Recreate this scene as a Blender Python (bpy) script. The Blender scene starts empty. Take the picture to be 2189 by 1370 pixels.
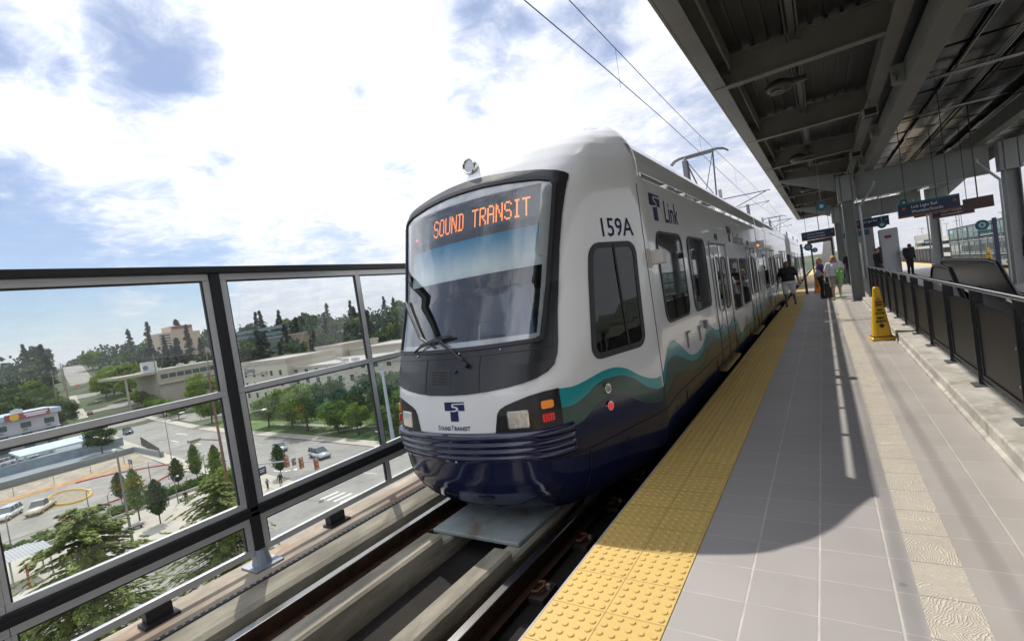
import bpy, bmesh, math, random
from mathutils import Vector, Matrix
from math import radians, sin, cos, pi, sqrt, atan2
S = bpy.context.scene
C = S.collection
random.seed(7)
# ---------------------------------------------------------------- camera
F, YAW, PITCH, ROLL, H = 1034.633, 0.578632, -0.033985, -0.149481, 1.613
fw = Vector((-sin(YAW)*cos(PITCH), cos(YAW)*cos(PITCH), sin(PITCH)))
rt = fw.cross(Vector((0, 0, 1))).normalized(); up_ = rt.cross(fw)
r2 = rt*cos(ROLL) + up_*sin(ROLL); u2 = up_*cos(ROLL) - rt*sin(ROLL)
cd = bpy.data.cameras.new('camera'); cam = bpy.data.objects.new('camera', cd); C.objects.link(cam)
cd.sensor_width = 36; cd.lens = 36*F/2189; cd.clip_start = .05; cd.clip_end = 40000
cam.matrix_world = Matrix(((r2.x, u2.x, -fw.x, 0), (r2.y, u2.y, -fw.y, 0), (r2.z, u2.z, -fw.z, H), (0, 0, 0, 1)))
S.camera = cam
S.view_settings.view_transform = 'Standard'; S.view_settings.look = 'None'
S.view_settings.exposure = 0.0; S.view_settings.gamma = 1.0
# ---------------------------------------------------------------- sun
SD = Vector((-.55, .40, 1.0)).normalized()
sl_ = bpy.data.lights.new('sun', 'SUN'); sl_.energy = 4.3; sl_.angle = radians(.6); sl_.color = (1, .94, .86)
sun = bpy.data.objects.new('sun', sl_); C.objects.link(sun)
sun.rotation_euler = SD.to_track_quat('Z', 'Y').to_euler(); sun.location = (0, 0, 60)


class NT:
    """small node helper"""
    def __init__(s, tree): s.t = tree; s.n = tree.nodes; s.l = tree.links
    def new(s, typ, **k):
        n = s.n.new(typ)
        for a, b in k.items(): setattr(n, a, b)
        return n
    def put(s, sock, v):
        if isinstance(v, bpy.types.NodeSocket): s.l.new(v, sock)
        elif isinstance(v, (tuple, list)) and len(v) == 3 and sock.type == 'RGBA': sock.default_value = (*v, 1)
        else: sock.default_value = v
    def m(s, op, a, b=None, c=None, clamp=False):
        n = s.new('ShaderNodeMath', operation=op, use_clamp=clamp)
        for i, v in enumerate((a, b, c)):
            if v is not None: s.put(n.inputs[i], v)
        return n.outputs[0]
    def vm(s, op, a, b=None):
        n = s.new('ShaderNodeVectorMath', operation=op); s.put(n.inputs[0], a)
        if b is not None: s.put(n.inputs[1], b)
        return n.outputs['Value'] if op in ('DOT_PRODUCT', 'LENGTH') else n.outputs[0]
    def noise(s, vec, scale, detail=4, rough=.55, dist=0):
        n = s.new('ShaderNodeTexNoise'); s.put(n.inputs['Vector'], vec)
        for k, v in (('Scale', scale), ('Detail', detail), ('Roughness', rough), ('Distortion', dist)): n.inputs[k].default_value = v
        return n.outputs[0]
    def mr(s, v, a, b, c=0, d=1, smooth=True):
        n = s.new('ShaderNodeMapRange'); n.interpolation_type = 'SMOOTHSTEP' if smooth else 'LINEAR'
        s.put(n.inputs[0], v)
        for i, q in enumerate((a, b, c, d)): n.inputs[i+1].default_value = q
        return n.outputs[0]
    def mix(s, f, a, b, mode='MIX'):
        n = s.new('ShaderNodeMix', data_type='RGBA', blend_type=mode)
        s.put(n.inputs[0], f); s.put(n.inputs[6], a); s.put(n.inputs[7], b); return n.outputs[2]
    def scalev(s, vec, x, y, z):
        n = s.new('ShaderNodeMapping'); s.put(n.inputs[0], vec); n.inputs[3].default_value = (x, y, z); return n.outputs[0]


# ---------------------------------------------------------------- sky
W = bpy.data.worlds.new('World'); S.world = W; W.use_nodes = True
t = NT(W.node_tree); t.n.clear()
out = t.new('ShaderNodeOutputWorld')
sky = t.new('ShaderNodeTexSky'); sky.sky_type = 'NISHITA'; sky.sun_disc = False
sky.sun_elevation = math.asin(SD.z); sky.sun_rotation = atan2(SD.x, SD.y)
sky.air_density = 1.0; sky.dust_density = .15; sky.ozone_density = 1.6; sky.altitude = 120
bg1 = t.new('ShaderNodeBackground'); t.l.new(t.mix(1.0, sky.outputs[0], (.82, .95, 1.12), 'MULTIPLY'), bg1.inputs[0]); bg1.inputs[1].default_value = .092
d = t.new('ShaderNodeTexCoord').outputs['Generated']
sx = t.new('ShaderNodeSeparateXYZ'); t.l.new(d, sx.inputs[0])
zz = t.m('ADD', t.m('MAXIMUM', sx.outputs[2], 0), .16)
uv = t.new('ShaderNodeCombineXYZ'); t.put(uv.inputs[0], t.m('DIVIDE', sx.outputs[0], zz)); t.put(uv.inputs[1], t.m('DIVIDE', sx.outputs[1], zz))
n1 = t.noise(uv.outputs[0], 1.35, 11, .62, .35)
n2 = t.noise(uv.outputs[0], 5.5, 10, .68, .5)
# where the cloud deck is open: a few broad gaps, torn by noise
gaps = [((-.60, -.60, .53), .6, .5), ((-.35, -.75, .45), .4, .45), ((.6, .2, .5), .3, .3), ((-.87, .20, .46), .090, .55), ((-.80, .36, .47), .120, .60), ((-.83, .34, .43), .06, .3), ((-.44, .76, .49), .10, .42), ((-.52, .76, .40), .05, .30), ((-.28, .84, .47), .10, .42),
        ((-.965, .19, .15), .17, .62), ((-.90, .40, .13), .10, .45), ((-.92, .35, .13), .15, .42), ((-.78, .60, .15), .12, .30), ((-.30, .92, .25), .2, .26), ((-.15, .95, .28), .13, .34), ((-.95, .1, .30), .10, .25), ((-.66, .61, .43), .03, .35), ((-.85, .44, .31), .05, .24), ((-.66, .70, .27), .05, .24)]
acc = 0.0
wob = t.vm('ADD', d, t.vm('MULTIPLY', t.vm('SUBTRACT', t.new('ShaderNodeTexNoise').outputs[1], (.5, .5, .5)), (.16, .16, .10)))
nn = [n for n in t.n if n.type == 'TEX_NOISE'][-1]; t.l.new(d, nn.inputs['Vector']); nn.inputs['Scale'].default_value = 7; nn.inputs['Detail'].default_value = 6
for c, rad, amp in gaps:
    c = Vector(c).normalized()
    dist = t.vm('LENGTH', t.vm('SUBTRACT', wob, tuple(c)))
    g = t.m('MULTIPLY', t.mr(dist, rad*1.7, rad*.2), amp)
    acc = g if acc == 0.0 else t.m('MAXIMUM', acc, g)
den = t.m('SUBTRACT', t.m('ADD', t.m('MULTIPLY', n1, .9), t.m('MULTIPLY', n2, .42)), t.m('MULTIPLY', acc, .98))
low = t.m('SUBTRACT', t.mr(sx.outputs[2], .03, .42, .05, 0), t.mr(sx.outputs[2], .0, .06, .20, 0))          # thinner deck near the horizon
cover = t.mr(t.m('SUBTRACT', den, low), .10, .50, .20, 1)
cover = t.m('MAXIMUM', cover, t.mr(sx.outputs[2], .0, .11, .82, .18))
thick = t.mr(n2, .35, .75)
cc = t.mix(thick, (.76, .80, .93), (1.0, 1.0, 1.0))
glow = t.mr(t.vm('DOT_PRODUCT', d, tuple(Vector((-.68, .50, .53)).normalized())), .72, 1.0)
elev = t.mr(sx.outputs[2], 0.0, .34, .82, 1.12)
back = t.mr(t.vm('DOT_PRODUCT', d, tuple(Vector((-.35, -.85, .40)).normalized())), .1, .95)  # added cloud glow behind the camera, brightens the train front
bright = t.m('ADD', t.m('ADD', elev, t.m('MULTIPLY', glow, .35)), t.m('MULTIPLY', back, 1.1))
cc = t.mix(1.0, cc, t.mix(0.0, (1, 1, 1), (1, 1, 1)), 'MULTIPLY')
bg2 = t.new('ShaderNodeBackground'); t.l.new(cc, bg2.inputs[0]); t.put(bg2.inputs[1], bright)
mx = t.new('ShaderNodeMixShader'); t.put(mx.inputs[0], cover); t.l.new(bg1.outputs[0], mx.inputs[1]); t.l.new(bg2.outputs[0], mx.inputs[2])
t.l.new(mx.outputs[0], out.inputs[0])

# ---------------------------------------------------------------- materials
MATS = {}
def mat(name, col, rough=.5, metal=0, var=0, vs=4, bump=0, bs=60, coat=0, spec=.5, emit=0, dirt=None, ds=1.5, sv=(1, 1, 1)):
    if name in MATS: return MATS[name]
    m = bpy.data.materials.new(name); m.use_nodes = True; t = NT(m.node_tree)
    b = t.n['Principled BSDF']; b.inputs['Base Color'].default_value = (*col, 1)
    b.inputs['Roughness'].default_value = rough; b.inputs['Metallic'].default_value = metal
    b.inputs['Coat Weight'].default_value = coat; b.inputs['Specular IOR Level'].default_value = spec
    P = t.new('ShaderNodeTexCoord').outputs['Object']
    if sv != (1, 1, 1): P = t.scalev(P, *sv)
    c = None
    if var:
        n = t.noise(P, vs, 5, .6)
        c = t.mix(t.mr(n, .3, .7), tuple(v*(1-var) for v in col), tuple(min(1, v*(1+var)) for v in col))
    if dirt:
        n = t.noise(P, ds, 6, .65, .6)
        c = t.mix(t.mr(n, .48, .72, 0, .8), c if c is not None else col, dirt)
    if c is not None: t.l.new(c, b.inputs['Base Color'])
    if bump:
        n = t.noise(P, bs, 4, .6); bn = t.new('ShaderNodeBump'); bn.inputs['Strength'].default_value = bump; bn.inputs['Distance'].default_value = .01
        t.l.new(n, bn.inputs['Height']); t.l.new(bn.outputs[0], b.inputs['Normal'])
    if emit: b.inputs['Emission Color'].default_value = (*col, 1); b.inputs['Emission Strength'].default_value = emit
    MATS[name] = m; return m


def glass(name, tint=(.92, .96, .96), rough=0.0, ior=1.5, dark=0.0, film=0.0, k=1.6):
    """thin sheet of glass: mirror reflection by Fresnel, the rest passes through the tint"""
    if name in MATS: return MATS[name]
    m = bpy.data.materials.new(name); m.use_nodes = True; t = NT(m.node_tree); t.n.clear()
    o = t.new('ShaderNodeOutputMaterial'); fr = t.new('ShaderNodeFresnel'); fr.inputs[0].default_value = ior
    tr = t.new('ShaderNodeBsdfTransparent'); tr.inputs[0].default_value = (*tint, 1)
    gl = t.new('ShaderNodeBsdfGlossy'); gl.inputs['Roughness'].default_value = rough
    fac = t.m('MINIMUM', t.m('MULTIPLY', fr.outputs[0], k), 1.0)
    base = tr.outputs[0]
    if dark or film:
        df = t.new('ShaderNodeBsdfDiffuse'); df.inputs[0].default_value = (*((.02, .025, .03) if dark else (.62, .68, .68)), 1)
        mm = t.new('ShaderNodeMixShader'); mm.inputs[0].default_value = dark or film
        if film:
            P = t.new('ShaderNodeTexCoord').outputs['Object']
            t.put(mm.inputs[0], t.mr(t.noise(t.scalev(P, 1, 1.5, 1), 2.2, 5), .35, .8, film*.35, film*1.5))
        t.l.new(base, mm.inputs[1]); t.l.new(df.outputs[0], mm.inputs[2]); base = mm.outputs[0]
    ms = t.new('ShaderNodeMixShader'); t.put(ms.inputs[0], fac); t.l.new(base, ms.inputs[1]); t.l.new(gl.outputs[0], ms.inputs[2])
    t.l.new(ms.outputs[0], o.inputs[0]); MATS[name] = m; return m


M_white = mat('train_white_paint', (.78, .79, .79), .16, coat=.6)
M_navy = mat('train_navy_paint', (.010, .014, .050), .15, coat=.5, dirt=(.03, .03, .04), ds=2.5)
M_teal = mat('train_teal_paint', (.010, .30, .33), .2, coat=.5)
M_green = mat('train_green_paint', (.028, .080, .068), .22, coat=.4)
M_logo = mat('navy_lettering', (.018, .026, .09), .6, spec=.2)
M_blk = mat('black_rubber', (.018, .019, .021), .5)
M_matblk = mat('matt_black_panel', (.020, .021, .023), .30, bump=.03, bs=300)
M_dark = mat('dark_interior', (.07, .10, .13), .7)
M_steel = mat('brushed_steel', (.62, .62, .62), .28, 1)
M_chrome = mat('chrome', (.8, .8, .8), .08, 1)
M_alu = mat('grey_aluminium_frame', (.50, .51, .52), .38, .35, var=.06, vs=3)
M_bsteel = mat('black_painted_steel', (.018, .019, .021), .45, bump=.03, spec=.35)
M_conc = mat('pale_concrete', (.44, .42, .37), .85, var=.22, vs=3, bump=.25, bs=40, dirt=(.20, .18, .14), ds=2.2)
M_plinth = mat('track_concrete', (.28, .255, .20), .9, var=.32, vs=3.5, bump=.45, bs=45, dirt=(.085, .070, .048), ds=2.3, sv=(1, .35, 1.6))
M_trough = mat('shade_black_concrete', (.012, .010, .008), .95, var=.4, vs=3, bump=.3, bs=30, dirt=(.022, .018, .013), ds=1.5)  # near-black base colour: shade of the track channels painted in
M_rust = mat('rusty_steel', (.055, .026, .015), .75, .3, var=.35, vs=9, bump=.2, bs=90)
M_railtop = mat('polished_rail_head', (.62, .60, .57), .22, 1, var=.1, vs=20, sv=(8, .3, 1))
M_canopy = mat('canopy_steel_paint', (.20, .19, .165), .45, var=.12, vs=1.2)
M_col = mat('column_steel_paint', (.26, .275, .27), .42, var=.06, vs=1.2)
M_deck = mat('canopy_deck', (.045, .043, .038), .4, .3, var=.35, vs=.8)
M_blue = mat('sign_blue', (.008, .022, .075), .4)
M_bteal = mat('sign_teal', (.015, .11, .14), .45)
M_orange = mat('sign_orange', (.26, .09, .03), .5)
M_txt = mat('sign_white_lettering', (.75, .77, .78), .5)


# ---------------------------------------------------------------- object helpers
def wl(o):
    v = Vector((0, 0, 0))
    while o: v += o.location; o = o.parent
    return v


def mk(name, verts, faces, m, parent=None, smooth=False, mi=None):
    """one mesh object; verts in world (or thing-local world) space, parent at its own location"""
    me = bpy.data.meshes.new(name)
    off = wl(parent) if parent else Vector((0, 0, 0))
    me.from_pydata([(v[0]-off.x, v[1]-off.y, v[2]-off.z) for v in verts], [], faces)
    for q in (m if isinstance(m, (list, tuple)) else [m]): me.materials.append(q)
    if mi: me.polygons.foreach_set('material_index', mi)
    if smooth: me.polygons.foreach_set('use_smooth', [True]*len(me.polygons))
    me.update(); o = bpy.data.objects.new(name, me); C.objects.link(o)
    if parent: o.parent = parent
    return o


def tag(o, label=None, cat=None, group=None, kind=None):
    if label: o['label'] = label
    if cat: o['category'] = cat
    if group: o['group'] = group
    if kind: o['kind'] = kind
    return o


def thing(name, label, cat, loc=(0, 0, 0), group=None):
    o = bpy.data.objects.new(name, None); C.objects.link(o); o.location = loc; o.empty_display_size = .1
    return tag(o, label, cat, group)


def struct(o): o['kind'] = 'structure'; return o


class MB:
    """collects primitives, builds one mesh"""
    def __init__(s): s.v = []; s.f = []; s.mi = []; s.k = 0
    def add(s, v, f):
        n = len(s.v); s.v += [tuple(q) for q in v]; s.f += [tuple(i+n for i in q) for q in f]; s.mi += [s.k]*len(f); return s
    def mat(s, k): s.k = k; return s
    def box(s, x0, x1, y0, y1, z0, z1, bev=0):
        if bev:
            bm = bmesh.new(); bmesh.ops.create_cube(bm, size=1)
            for v in bm.verts: v.co = Vector(((x0+x1)/2+v.co.x*(x1-x0), (y0+y1)/2+v.co.y*(y1-y0), (z0+z1)/2+v.co.z*(z1-z0)))
            bmesh.ops.bevel(bm, geom=bm.edges[:], offset=bev, segments=2, affect='EDGES', profile=.6)
            bm.verts.index_update()
            s.add([v.co for v in bm.verts], [[v.index for v in f.verts] for f in bm.faces]); bm.free(); return s
        v = [(x, y, z) for x in (x0, x1) for y in (y0, y1) for z in (z0, z1)]
        return s.add(v, [(0, 1, 3, 2), (4, 6, 7, 5), (0, 4, 5, 1), (2, 3, 7, 6), (0, 2, 6, 4), (1, 5, 7, 3)])
    def tube(s, pts, r, n=8, cap=True, r2=None):
        pts = [Vector(p) for p in pts]; rings = []; prev = None
        for i, p in enumerate(pts):
            a = pts[max(i-1, 0)]; b = pts[min(i+1, len(pts)-1)]; tg = (b-a).normalized()
            if prev is None:
                ref = Vector((0, 0, 1)) if abs(tg.z) < .9 else Vector((1, 0, 0)); u = tg.cross(ref).normalized()
            else:
                u = (prev - tg*prev.dot(tg)).normalized()
            prev = u; w = tg.cross(u)
            rr = r if r2 is None else r + (r2-r)*i/(len(pts)-1)
            rings.append([p+u*rr*cos(2*pi*k/n)+w*rr*sin(2*pi*k/n) for k in range(n)])
        v = [q for g in rings for q in g]; f = []
        for i in range(len(pts)-1):
            for k in range(n): a = i*n+k; b = i*n+(k+1) % n; f.append((a, b, b+n, a+n))
        if cap: f.append(tuple(range(n))[::-1]); f.append(tuple((len(pts)-1)*n+k for k in range(n)))
        return s.add(v, f)
    def prism(s, poly, axis, a, b):
        """polygon in the two other axes, extruded a..b along axis"""
        n = len(poly)
        def P(p, h): q = [p[0], p[1]]; q.insert(axis, h); return tuple(q)
        v = [P(p, a) for p in poly]+[P(p, b) for p in poly]
        return s.add(v, [tuple(range(n))[::-1], tuple(range(n, 2*n))]+[(i, (i+1) % n, n+(i+1) % n, n+i) for i in range(n)])
    def ball(s, c, rx, ry=None, rz=None, n=10, m=7):
        ry = ry or rx; rz = rz or rx; v = []; f = []
        for j in range(m+1):
            th = pi*j/m
            for i in range(n): ph = 2*pi*i/n; v.append((c[0]+rx*sin(th)*cos(ph), c[1]+ry*sin(th)*sin(ph), c[2]+rz*cos(th)))
        for j in range(m):
            for i in range(n): a = j*n+i; b = j*n+(i+1) % n; f.append((a, a+n, b+n, b))
        return s.add(v, f)
    def build(s, name, m, parent=None, smooth=False): return mk(name, s.v, s.f, m, parent, smooth, s.mi if isinstance(m, (list, tuple)) else None)


def copy_tree(o, parent=None, loc=None, rot=None, skip=()):
    c = o.copy(); C.objects.link(c); c.parent = parent
    if loc is not None: c.location = loc
    if rot is not None: c.rotation_euler = (0, 0, rot)
    for ch in list(o.children):
        if ch.name.split('.')[0] in skip: continue
        copy_tree(ch, c, skip=skip)
    return c


def decal(name, loops, fn, m, parent, off=.003, thick=0, step=.12, smooth=True, build=True):
    """flat outline (outer loop + holes in u,v) laid on a curved surface fn(u,v,off)"""
    bm = bmesh.new()
    for lp in loops:
        vs = [bm.verts.new((a, b, 0)) for a, b in lp]
        for i in range(len(vs)): bm.edges.new((vs[i], vs[(i+1) % len(vs)]))
    bmesh.ops.triangle_fill(bm, use_beauty=True, use_dissolve=False, edges=bm.edges[:], normal=(0, 0, 1))
    return _lay(name, bm, fn, m, parent, off, thick, step, smooth)


def _lay(name, bm, fn, m, parent, off, thick, step, smooth):
    if step:
        for ax in (0, 1):
            lo = min(v.co[ax] for v in bm.verts); hi = max(v.co[ax] for v in bm.verts)
            k = math.ceil(lo/step)
            while k*step < hi:
                no = Vector((0, 0, 0)); no[ax] = 1; co = Vector((0, 0, 0)); co[ax] = k*step
                bmesh.ops.bisect_plane(bm, geom=bm.verts[:]+bm.edges[:]+bm.faces[:], plane_co=co, plane_no=no, dist=1e-6); k += 1
    bm.verts.index_update(); bm.edges.index_update()
    uv = [(v.co.x, v.co.y) for v in bm.verts]
    faces = [[v.index for v in f.verts] for f in bm.faces if len(f.verts) > 2]
    be = [(e.verts[0].index, e.verts[1].index) for e in bm.edges if len(e.link_faces) == 1]
    bm.free()
    P = [fn(a, b, off) for a, b in uv]
    # orient: geometric normal along surface offset direction
    if faces:
        f = faces[0]; a, b, c = (Vector(P[i]) for i in f[:3]); out = Vector(fn(*uv[f[0]], off+.01))-Vector(P[f[0]])
        if (b-a).cross(c-a).dot(out) < 0: faces = [q[::-1] for q in faces]
    if thick:
        n = len(P); P += [fn(a, b, off-thick) for a, b in uv]; faces += [(a, b, b+n, a+n) for a, b in be]
    return mk(name, P, faces, m, parent, False)


def textmesh(txt, size=1, xs=1, align='CENTER', bold=0):
    cu = bpy.data.curves.new('lettering', 'FONT'); cu.body = txt; cu.size = size; cu.align_x = align; cu.resolution_u = 2; cu.offset = bold
    ob = bpy.data.objects.new('lettering', cu); C.objects.link(ob)
    bpy.context.view_layer.update()
    me = bpy.data.meshes.new_from_object(ob.evaluated_get(bpy.context.evaluated_depsgraph_get()))
    bpy.data.objects.remove(ob); bm = bmesh.new(); bm.from_mesh(me); bpy.data.meshes.remove(me)
    for v in bm.verts: v.co.x *= xs
    return bm


def letter(name, txt, u0, v0, h, fn, m, parent, xs=.8, off=.004, align='LEFT', flip=1, bold=0, step=0, width=None):
    bm = textmesh(txt, h/.73, xs, align, bold)
    if width:
        a = min(v.co.x for v in bm.verts); b = max(v.co.x for v in bm.verts)
        for v in bm.verts: v.co.x *= width/(b-a)
    for v in bm.verts: v.co.x = u0+flip*v.co.x; v.co.y = v0+v.co.y; v.co.z = 0
    return _lay(name, bm, fn, m, parent, off, 0, step, False)


def rrect(x0, x1, y0, y1, r, n=5):
    p = []
    for cx, cy, a0 in ((x1-r, y1-r, 0), (x0+r, y1-r, 90), (x0+r, y0+r, 180), (x1-r, y0+r, 270)):
        for i in range(n+1): a = radians(a0+90*i/n); p.append((cx+r*cos(a), cy+r*sin(a)))
    return p


def planeY(y):      # vertical face looking toward the camera (-Y)
    return lambda u, v, o: (u, y-o, v)

# ================================================================ PLATFORM AND TRACK
def tile_mat(name, x0, y0, w, h, col, gx=.0045, gy=.0025, grout=(.50, .47, .43), rough=.5, gw=1.0):
    m = bpy.data.materials.new(name); m.use_nodes = True; t = NT(m.node_tree); b = t.n['Principled BSDF']
    P = t.new('ShaderNodeTexCoord').outputs['Object']; s = t.new('ShaderNodeSeparateXYZ'); t.l.new(P, s.inputs[0])
    wob = t.m('MULTIPLY', t.m('SUBTRACT', t.noise(P, 30, 3), .5), .004)
    u = t.m('DIVIDE', t.m('SUBTRACT', t.m('ADD', s.outputs[0], wob), x0), w); v = t.m('DIVIDE', t.m('SUBTRACT', t.m('ADD', s.outputs[1], wob), y0), h)
    du = t.m('MULTIPLY', t.m('ABSOLUTE', t.m('SUBTRACT', t.m('FRACT', t.m('ADD', u, .5)), .5)), w)
    dv = t.m('MULTIPLY', t.m('ABSOLUTE', t.m('SUBTRACT', t.m('FRACT', t.m('ADD', v, .5)), .5)), h)
    gxm = t.mr(du, gx*.8, gx*1.5, 1, 0); gym = t.m('MULTIPLY', t.mr(dv, gy*.8, gy*1.8, 1, 0), .85); g = t.m('MAXIMUM', gxm, gym)
    cell = t.new('ShaderNodeCombineXYZ'); t.put(cell.inputs[0], t.m('FLOOR', u)); t.put(cell.inputs[1], t.m('FLOOR', v))
    wn = t.new('ShaderNodeTexWhiteNoise'); t.l.new(cell.outputs[0], wn.inputs[0])
    sp = t.noise(P, 260, 2, .7); st = t.noise(P, 1.3, 6, .65, .5)
    k = t.m('ADD', t.m('MULTIPLY', t.m('SUBTRACT', wn.outputs[0], .5), .10), t.m('ADD', t.m('MULTIPLY', t.m('SUBTRACT', sp, .5), .22), t.m('MULTIPLY', t.m('SUBTRACT', st, .5), .30)))
    base = t.mix(t.m('ADD', .5, k, clamp=True), tuple(c*.62 for c in col), tuple(c*1.38 for c in col))
    sv_ = t.new('ShaderNodeTexVoronoi'); sv_.inputs['Scale'].default_value = 5.5; t.l.new(P, sv_.inputs['Vector']); sv2 = t.new('ShaderNodeSeparateColor'); t.l.new(sv_.outputs['Color'], sv2.inputs[0])
    spot = t.m('MULTIPLY', t.mr(sv_.outputs['Distance'], .06, .12, 1, 0), t.mr(sv2.outputs[0], .80, .86))
    scuff = t.mr(t.noise(t.scalev(P, 3, .9, 1), 9, 7, .75, 1.5), .58, .75, 0, .30)
    base = t.mix(t.m('MULTIPLY', spot, .45), base, tuple(c*.35 for c in col)); base = t.mix(scuff, base, tuple(c*.6 for c in col)); base = t.mix(t.mr(t.noise(P, .55, 4, .6), .5, .75, 0, .28), base, tuple(c*.7 for c in col))
    gcol = t.mix(t.noise(P, 6, 4), tuple(c*.55 for c in grout), tuple(c*1.35 for c in grout))
    t.l.new(t.mix(t.m('MULTIPLY', g, gw), base, gcol), b.inputs['Base Color']); t.put(b.inputs['Roughness'], t.mr(st, .3, .7, rough-.06, rough+.12))
    bn = t.new('ShaderNodeBump'); bn.inputs['Strength'].default_value = .5; bn.inputs['Distance'].default_value = .003
    t.put(bn.inputs['Height'], t.m('SUBTRACT', t.m('MULTIPLY', sp, .12), g)); t.l.new(bn.outputs[0], b.inputs['Normal'])
    return m


Y0, Y1 = -34.0, 120.0
EDGE = -1.407
M_tile = tile_mat('grey_platform_tiles', EDGE, 2.14, .305, .305, (.345, .325, .312))
M_tile2 = tile_mat('grey_platform_tiles_inner', .67, 2.14, .305, .305, (.375, .350, .325), gx=.004)
b = MB(); b.box(EDGE+.61, .2065, Y0, Y1, -.30, 0); struct(b.build('platform', M_tile))
b = MB(); b.box(.413, .90, Y0, Y1, -.30, 0); b.box(.90, 1.35, 19.6, Y1, -.30, 0); b.box(1.35, 4.05, 20.6, Y1, -.30, 0); struct(b.build('platform_inner', M_tile2))
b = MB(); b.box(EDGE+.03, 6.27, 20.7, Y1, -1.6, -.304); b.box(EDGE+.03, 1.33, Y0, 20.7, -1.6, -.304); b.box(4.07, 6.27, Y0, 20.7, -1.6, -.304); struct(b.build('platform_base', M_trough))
b = MB(); b.box(4.05, 6.3-.61, Y0, Y1, -.30, 0); struct(b.build('far_platform', M_tile2))

# swirled concrete band
m = bpy.data.materials.new('swirl_stamped_concrete'); m.use_nodes = True; t = NT(m.node_tree); bb = t.n['Principled BSDF']
P = t.new('ShaderNodeTexCoord').outputs['Object']
vo = t.new('ShaderNodeTexVoronoi'); vo.inputs['Scale'].default_value = 6.2; vo.inputs['Randomness'].default_value = 1
t.l.new(P, vo.inputs['Vector'])
circ = t.mr(t.m('SINE', t.m('MULTIPLY', vo.outputs['Distance'], 560)), -.3, .8)
sc = t.new('ShaderNodeSeparateColor'); t.l.new(vo.outputs['Color'], sc.inputs[0]); incirc = t.m('MULTIPLY', t.mr(sc.outputs[0], .60, .66), t.mr(vo.outputs['Distance'], .105, .095, 0, 1)); incirc = t.m('MULTIPLY', t.mr(sc.outputs[0], .60, .66), t.mr(vo.outputs['Distance'], .09, .11, 1, 0))
ang = t.m('MULTIPLY', sc.outputs[2], pi); sq = t.new('ShaderNodeSeparateXYZ'); t.l.new(P, sq.inputs[0])
phs = t.m('ADD', t.m('MULTIPLY', t.m('ADD', t.m('MULTIPLY', sq.outputs[0], t.m('COSINE', ang)), t.m('MULTIPLY', sq.outputs[1], t.m('SINE', ang))), 520), t.m('MULTIPLY', t.noise(P, 9, 3, .5), 48))
strokes = t.m('MULTIPLY', t.mr(t.m('SINE', phs), -.4, .9), t.mr(t.noise(P, 16, 3), .35, .6, .2, 1))
wv = t.m('ADD', t.m('MULTIPLY', circ, incirc), t.m('MULTIPLY', strokes, t.m('SUBTRACT', 1.0, incirc)))
sepP = t.new('ShaderNodeSeparateXYZ'); t.l.new(P, sepP.inputs[0])
jt = t.mr(t.m('MULTIPLY', t.m('ABSOLUTE', t.m('SUBTRACT', t.m('FRACT', t.m('ADD', t.m('DIVIDE', t.m('SUBTRACT', sepP.outputs[1], 2.14), .305), .5)), .5)), .305), .0015, .004, 1, 0)
cb = t.mix(wv, (.44, .40, .33), (.64, .59, .50)); cb = t.mix(t.m('MULTIPLY', incirc, t.mr(sc.outputs[1], .3, .7, .15, .6)), cb, (.25, .23, .18)); cb = t.mix(t.mr(t.noise(P, 2.5, 4), .35, .7, 0, .3), cb, (.34, .31, .26)); cb = t.mix(t.m('MULTIPLY', jt, .7), cb, (.12, .10, .08))
t.l.new(cb, bb.inputs['Base Color']); bb.inputs['Roughness'].default_value = .85
bn = t.new('ShaderNodeBump'); bn.inputs['Strength'].default_value = .7; bn.inputs['Distance'].default_value = .005; t.l.new(wv, bn.inputs['Height']); t.l.new(bn.outputs[0], bb.inputs['Normal'])
b = MB(); b.box(.2065, .413, Y0, Y1, -.30, .001); struct(b.build('textured_paving_band', m))
# white painted light gap next to the band is a joint in the photo; keep the tile grout there

# tactile strip with real domes
M_yel = tile_mat('yellow_tactile_tiles', EDGE, 2.14, .305, .305, (.58, .40, .115), gx=.0018, gy=.0018, grout=(.16, .09, .03), rough=.55, gw=.8)
def tactile(x0, ymax, name='tactile_paving'):
    b = MB(); b.box(x0, x0+.61, Y0, Y1, -.06, .004)
    o = struct(b.build(name, M_yel))
    v = []; f = []
    ring = [(cos(a*pi/4), sin(a*pi/4)) for a in range(8)]
    for j in range(int((Y0-2.14)/.061), int((ymax-2.14)/.061)):
        for i in range(10):
            cx = x0+.0305+.061*i; cy = 2.14+.0305+.061*j; n = len(v)
            v += [(cx+.0195*a, cy+.0195*c, .004) for a, c in ring]+[(cx+.0140*a, cy+.0140*c, .0098) for a, c in ring]
            f += [(n+k, n+(k+1) % 8, n+8+(k+1) % 8, n+8+k) for k in range(8)]+[tuple(n+8+k for k in range(8))]
    if v: tag(mk('truncated_domes', v, f, M_yel, o), kind='stuff')
    return o
tactile(EDGE, 26)
tactile(6.3-.61, -9, 'far_tactile_paving')
b = MB(); b.box(EDGE-.012, EDGE, Y0, Y1, -.30, .002); struct(b.build('platform_edge_trim', mat('edge_trim', (.38, .37, .36), .6, var=.2, vs=8)))

# raised concrete curb that carries the railing
b = MB(); b.prism([(.90, -.28), (1.42, -.28), (1.42, .15), (.945, .15), (.93, .135), (.93, .045), (.90, .035)], 1, Y0, 19.1)
struct(b.build('railing_curb', M_conc))
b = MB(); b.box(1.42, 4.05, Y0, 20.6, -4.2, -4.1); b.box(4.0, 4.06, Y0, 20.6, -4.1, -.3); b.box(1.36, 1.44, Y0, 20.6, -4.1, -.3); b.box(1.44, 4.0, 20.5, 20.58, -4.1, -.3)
struct(b.build('stairwell', M_trough))

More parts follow.
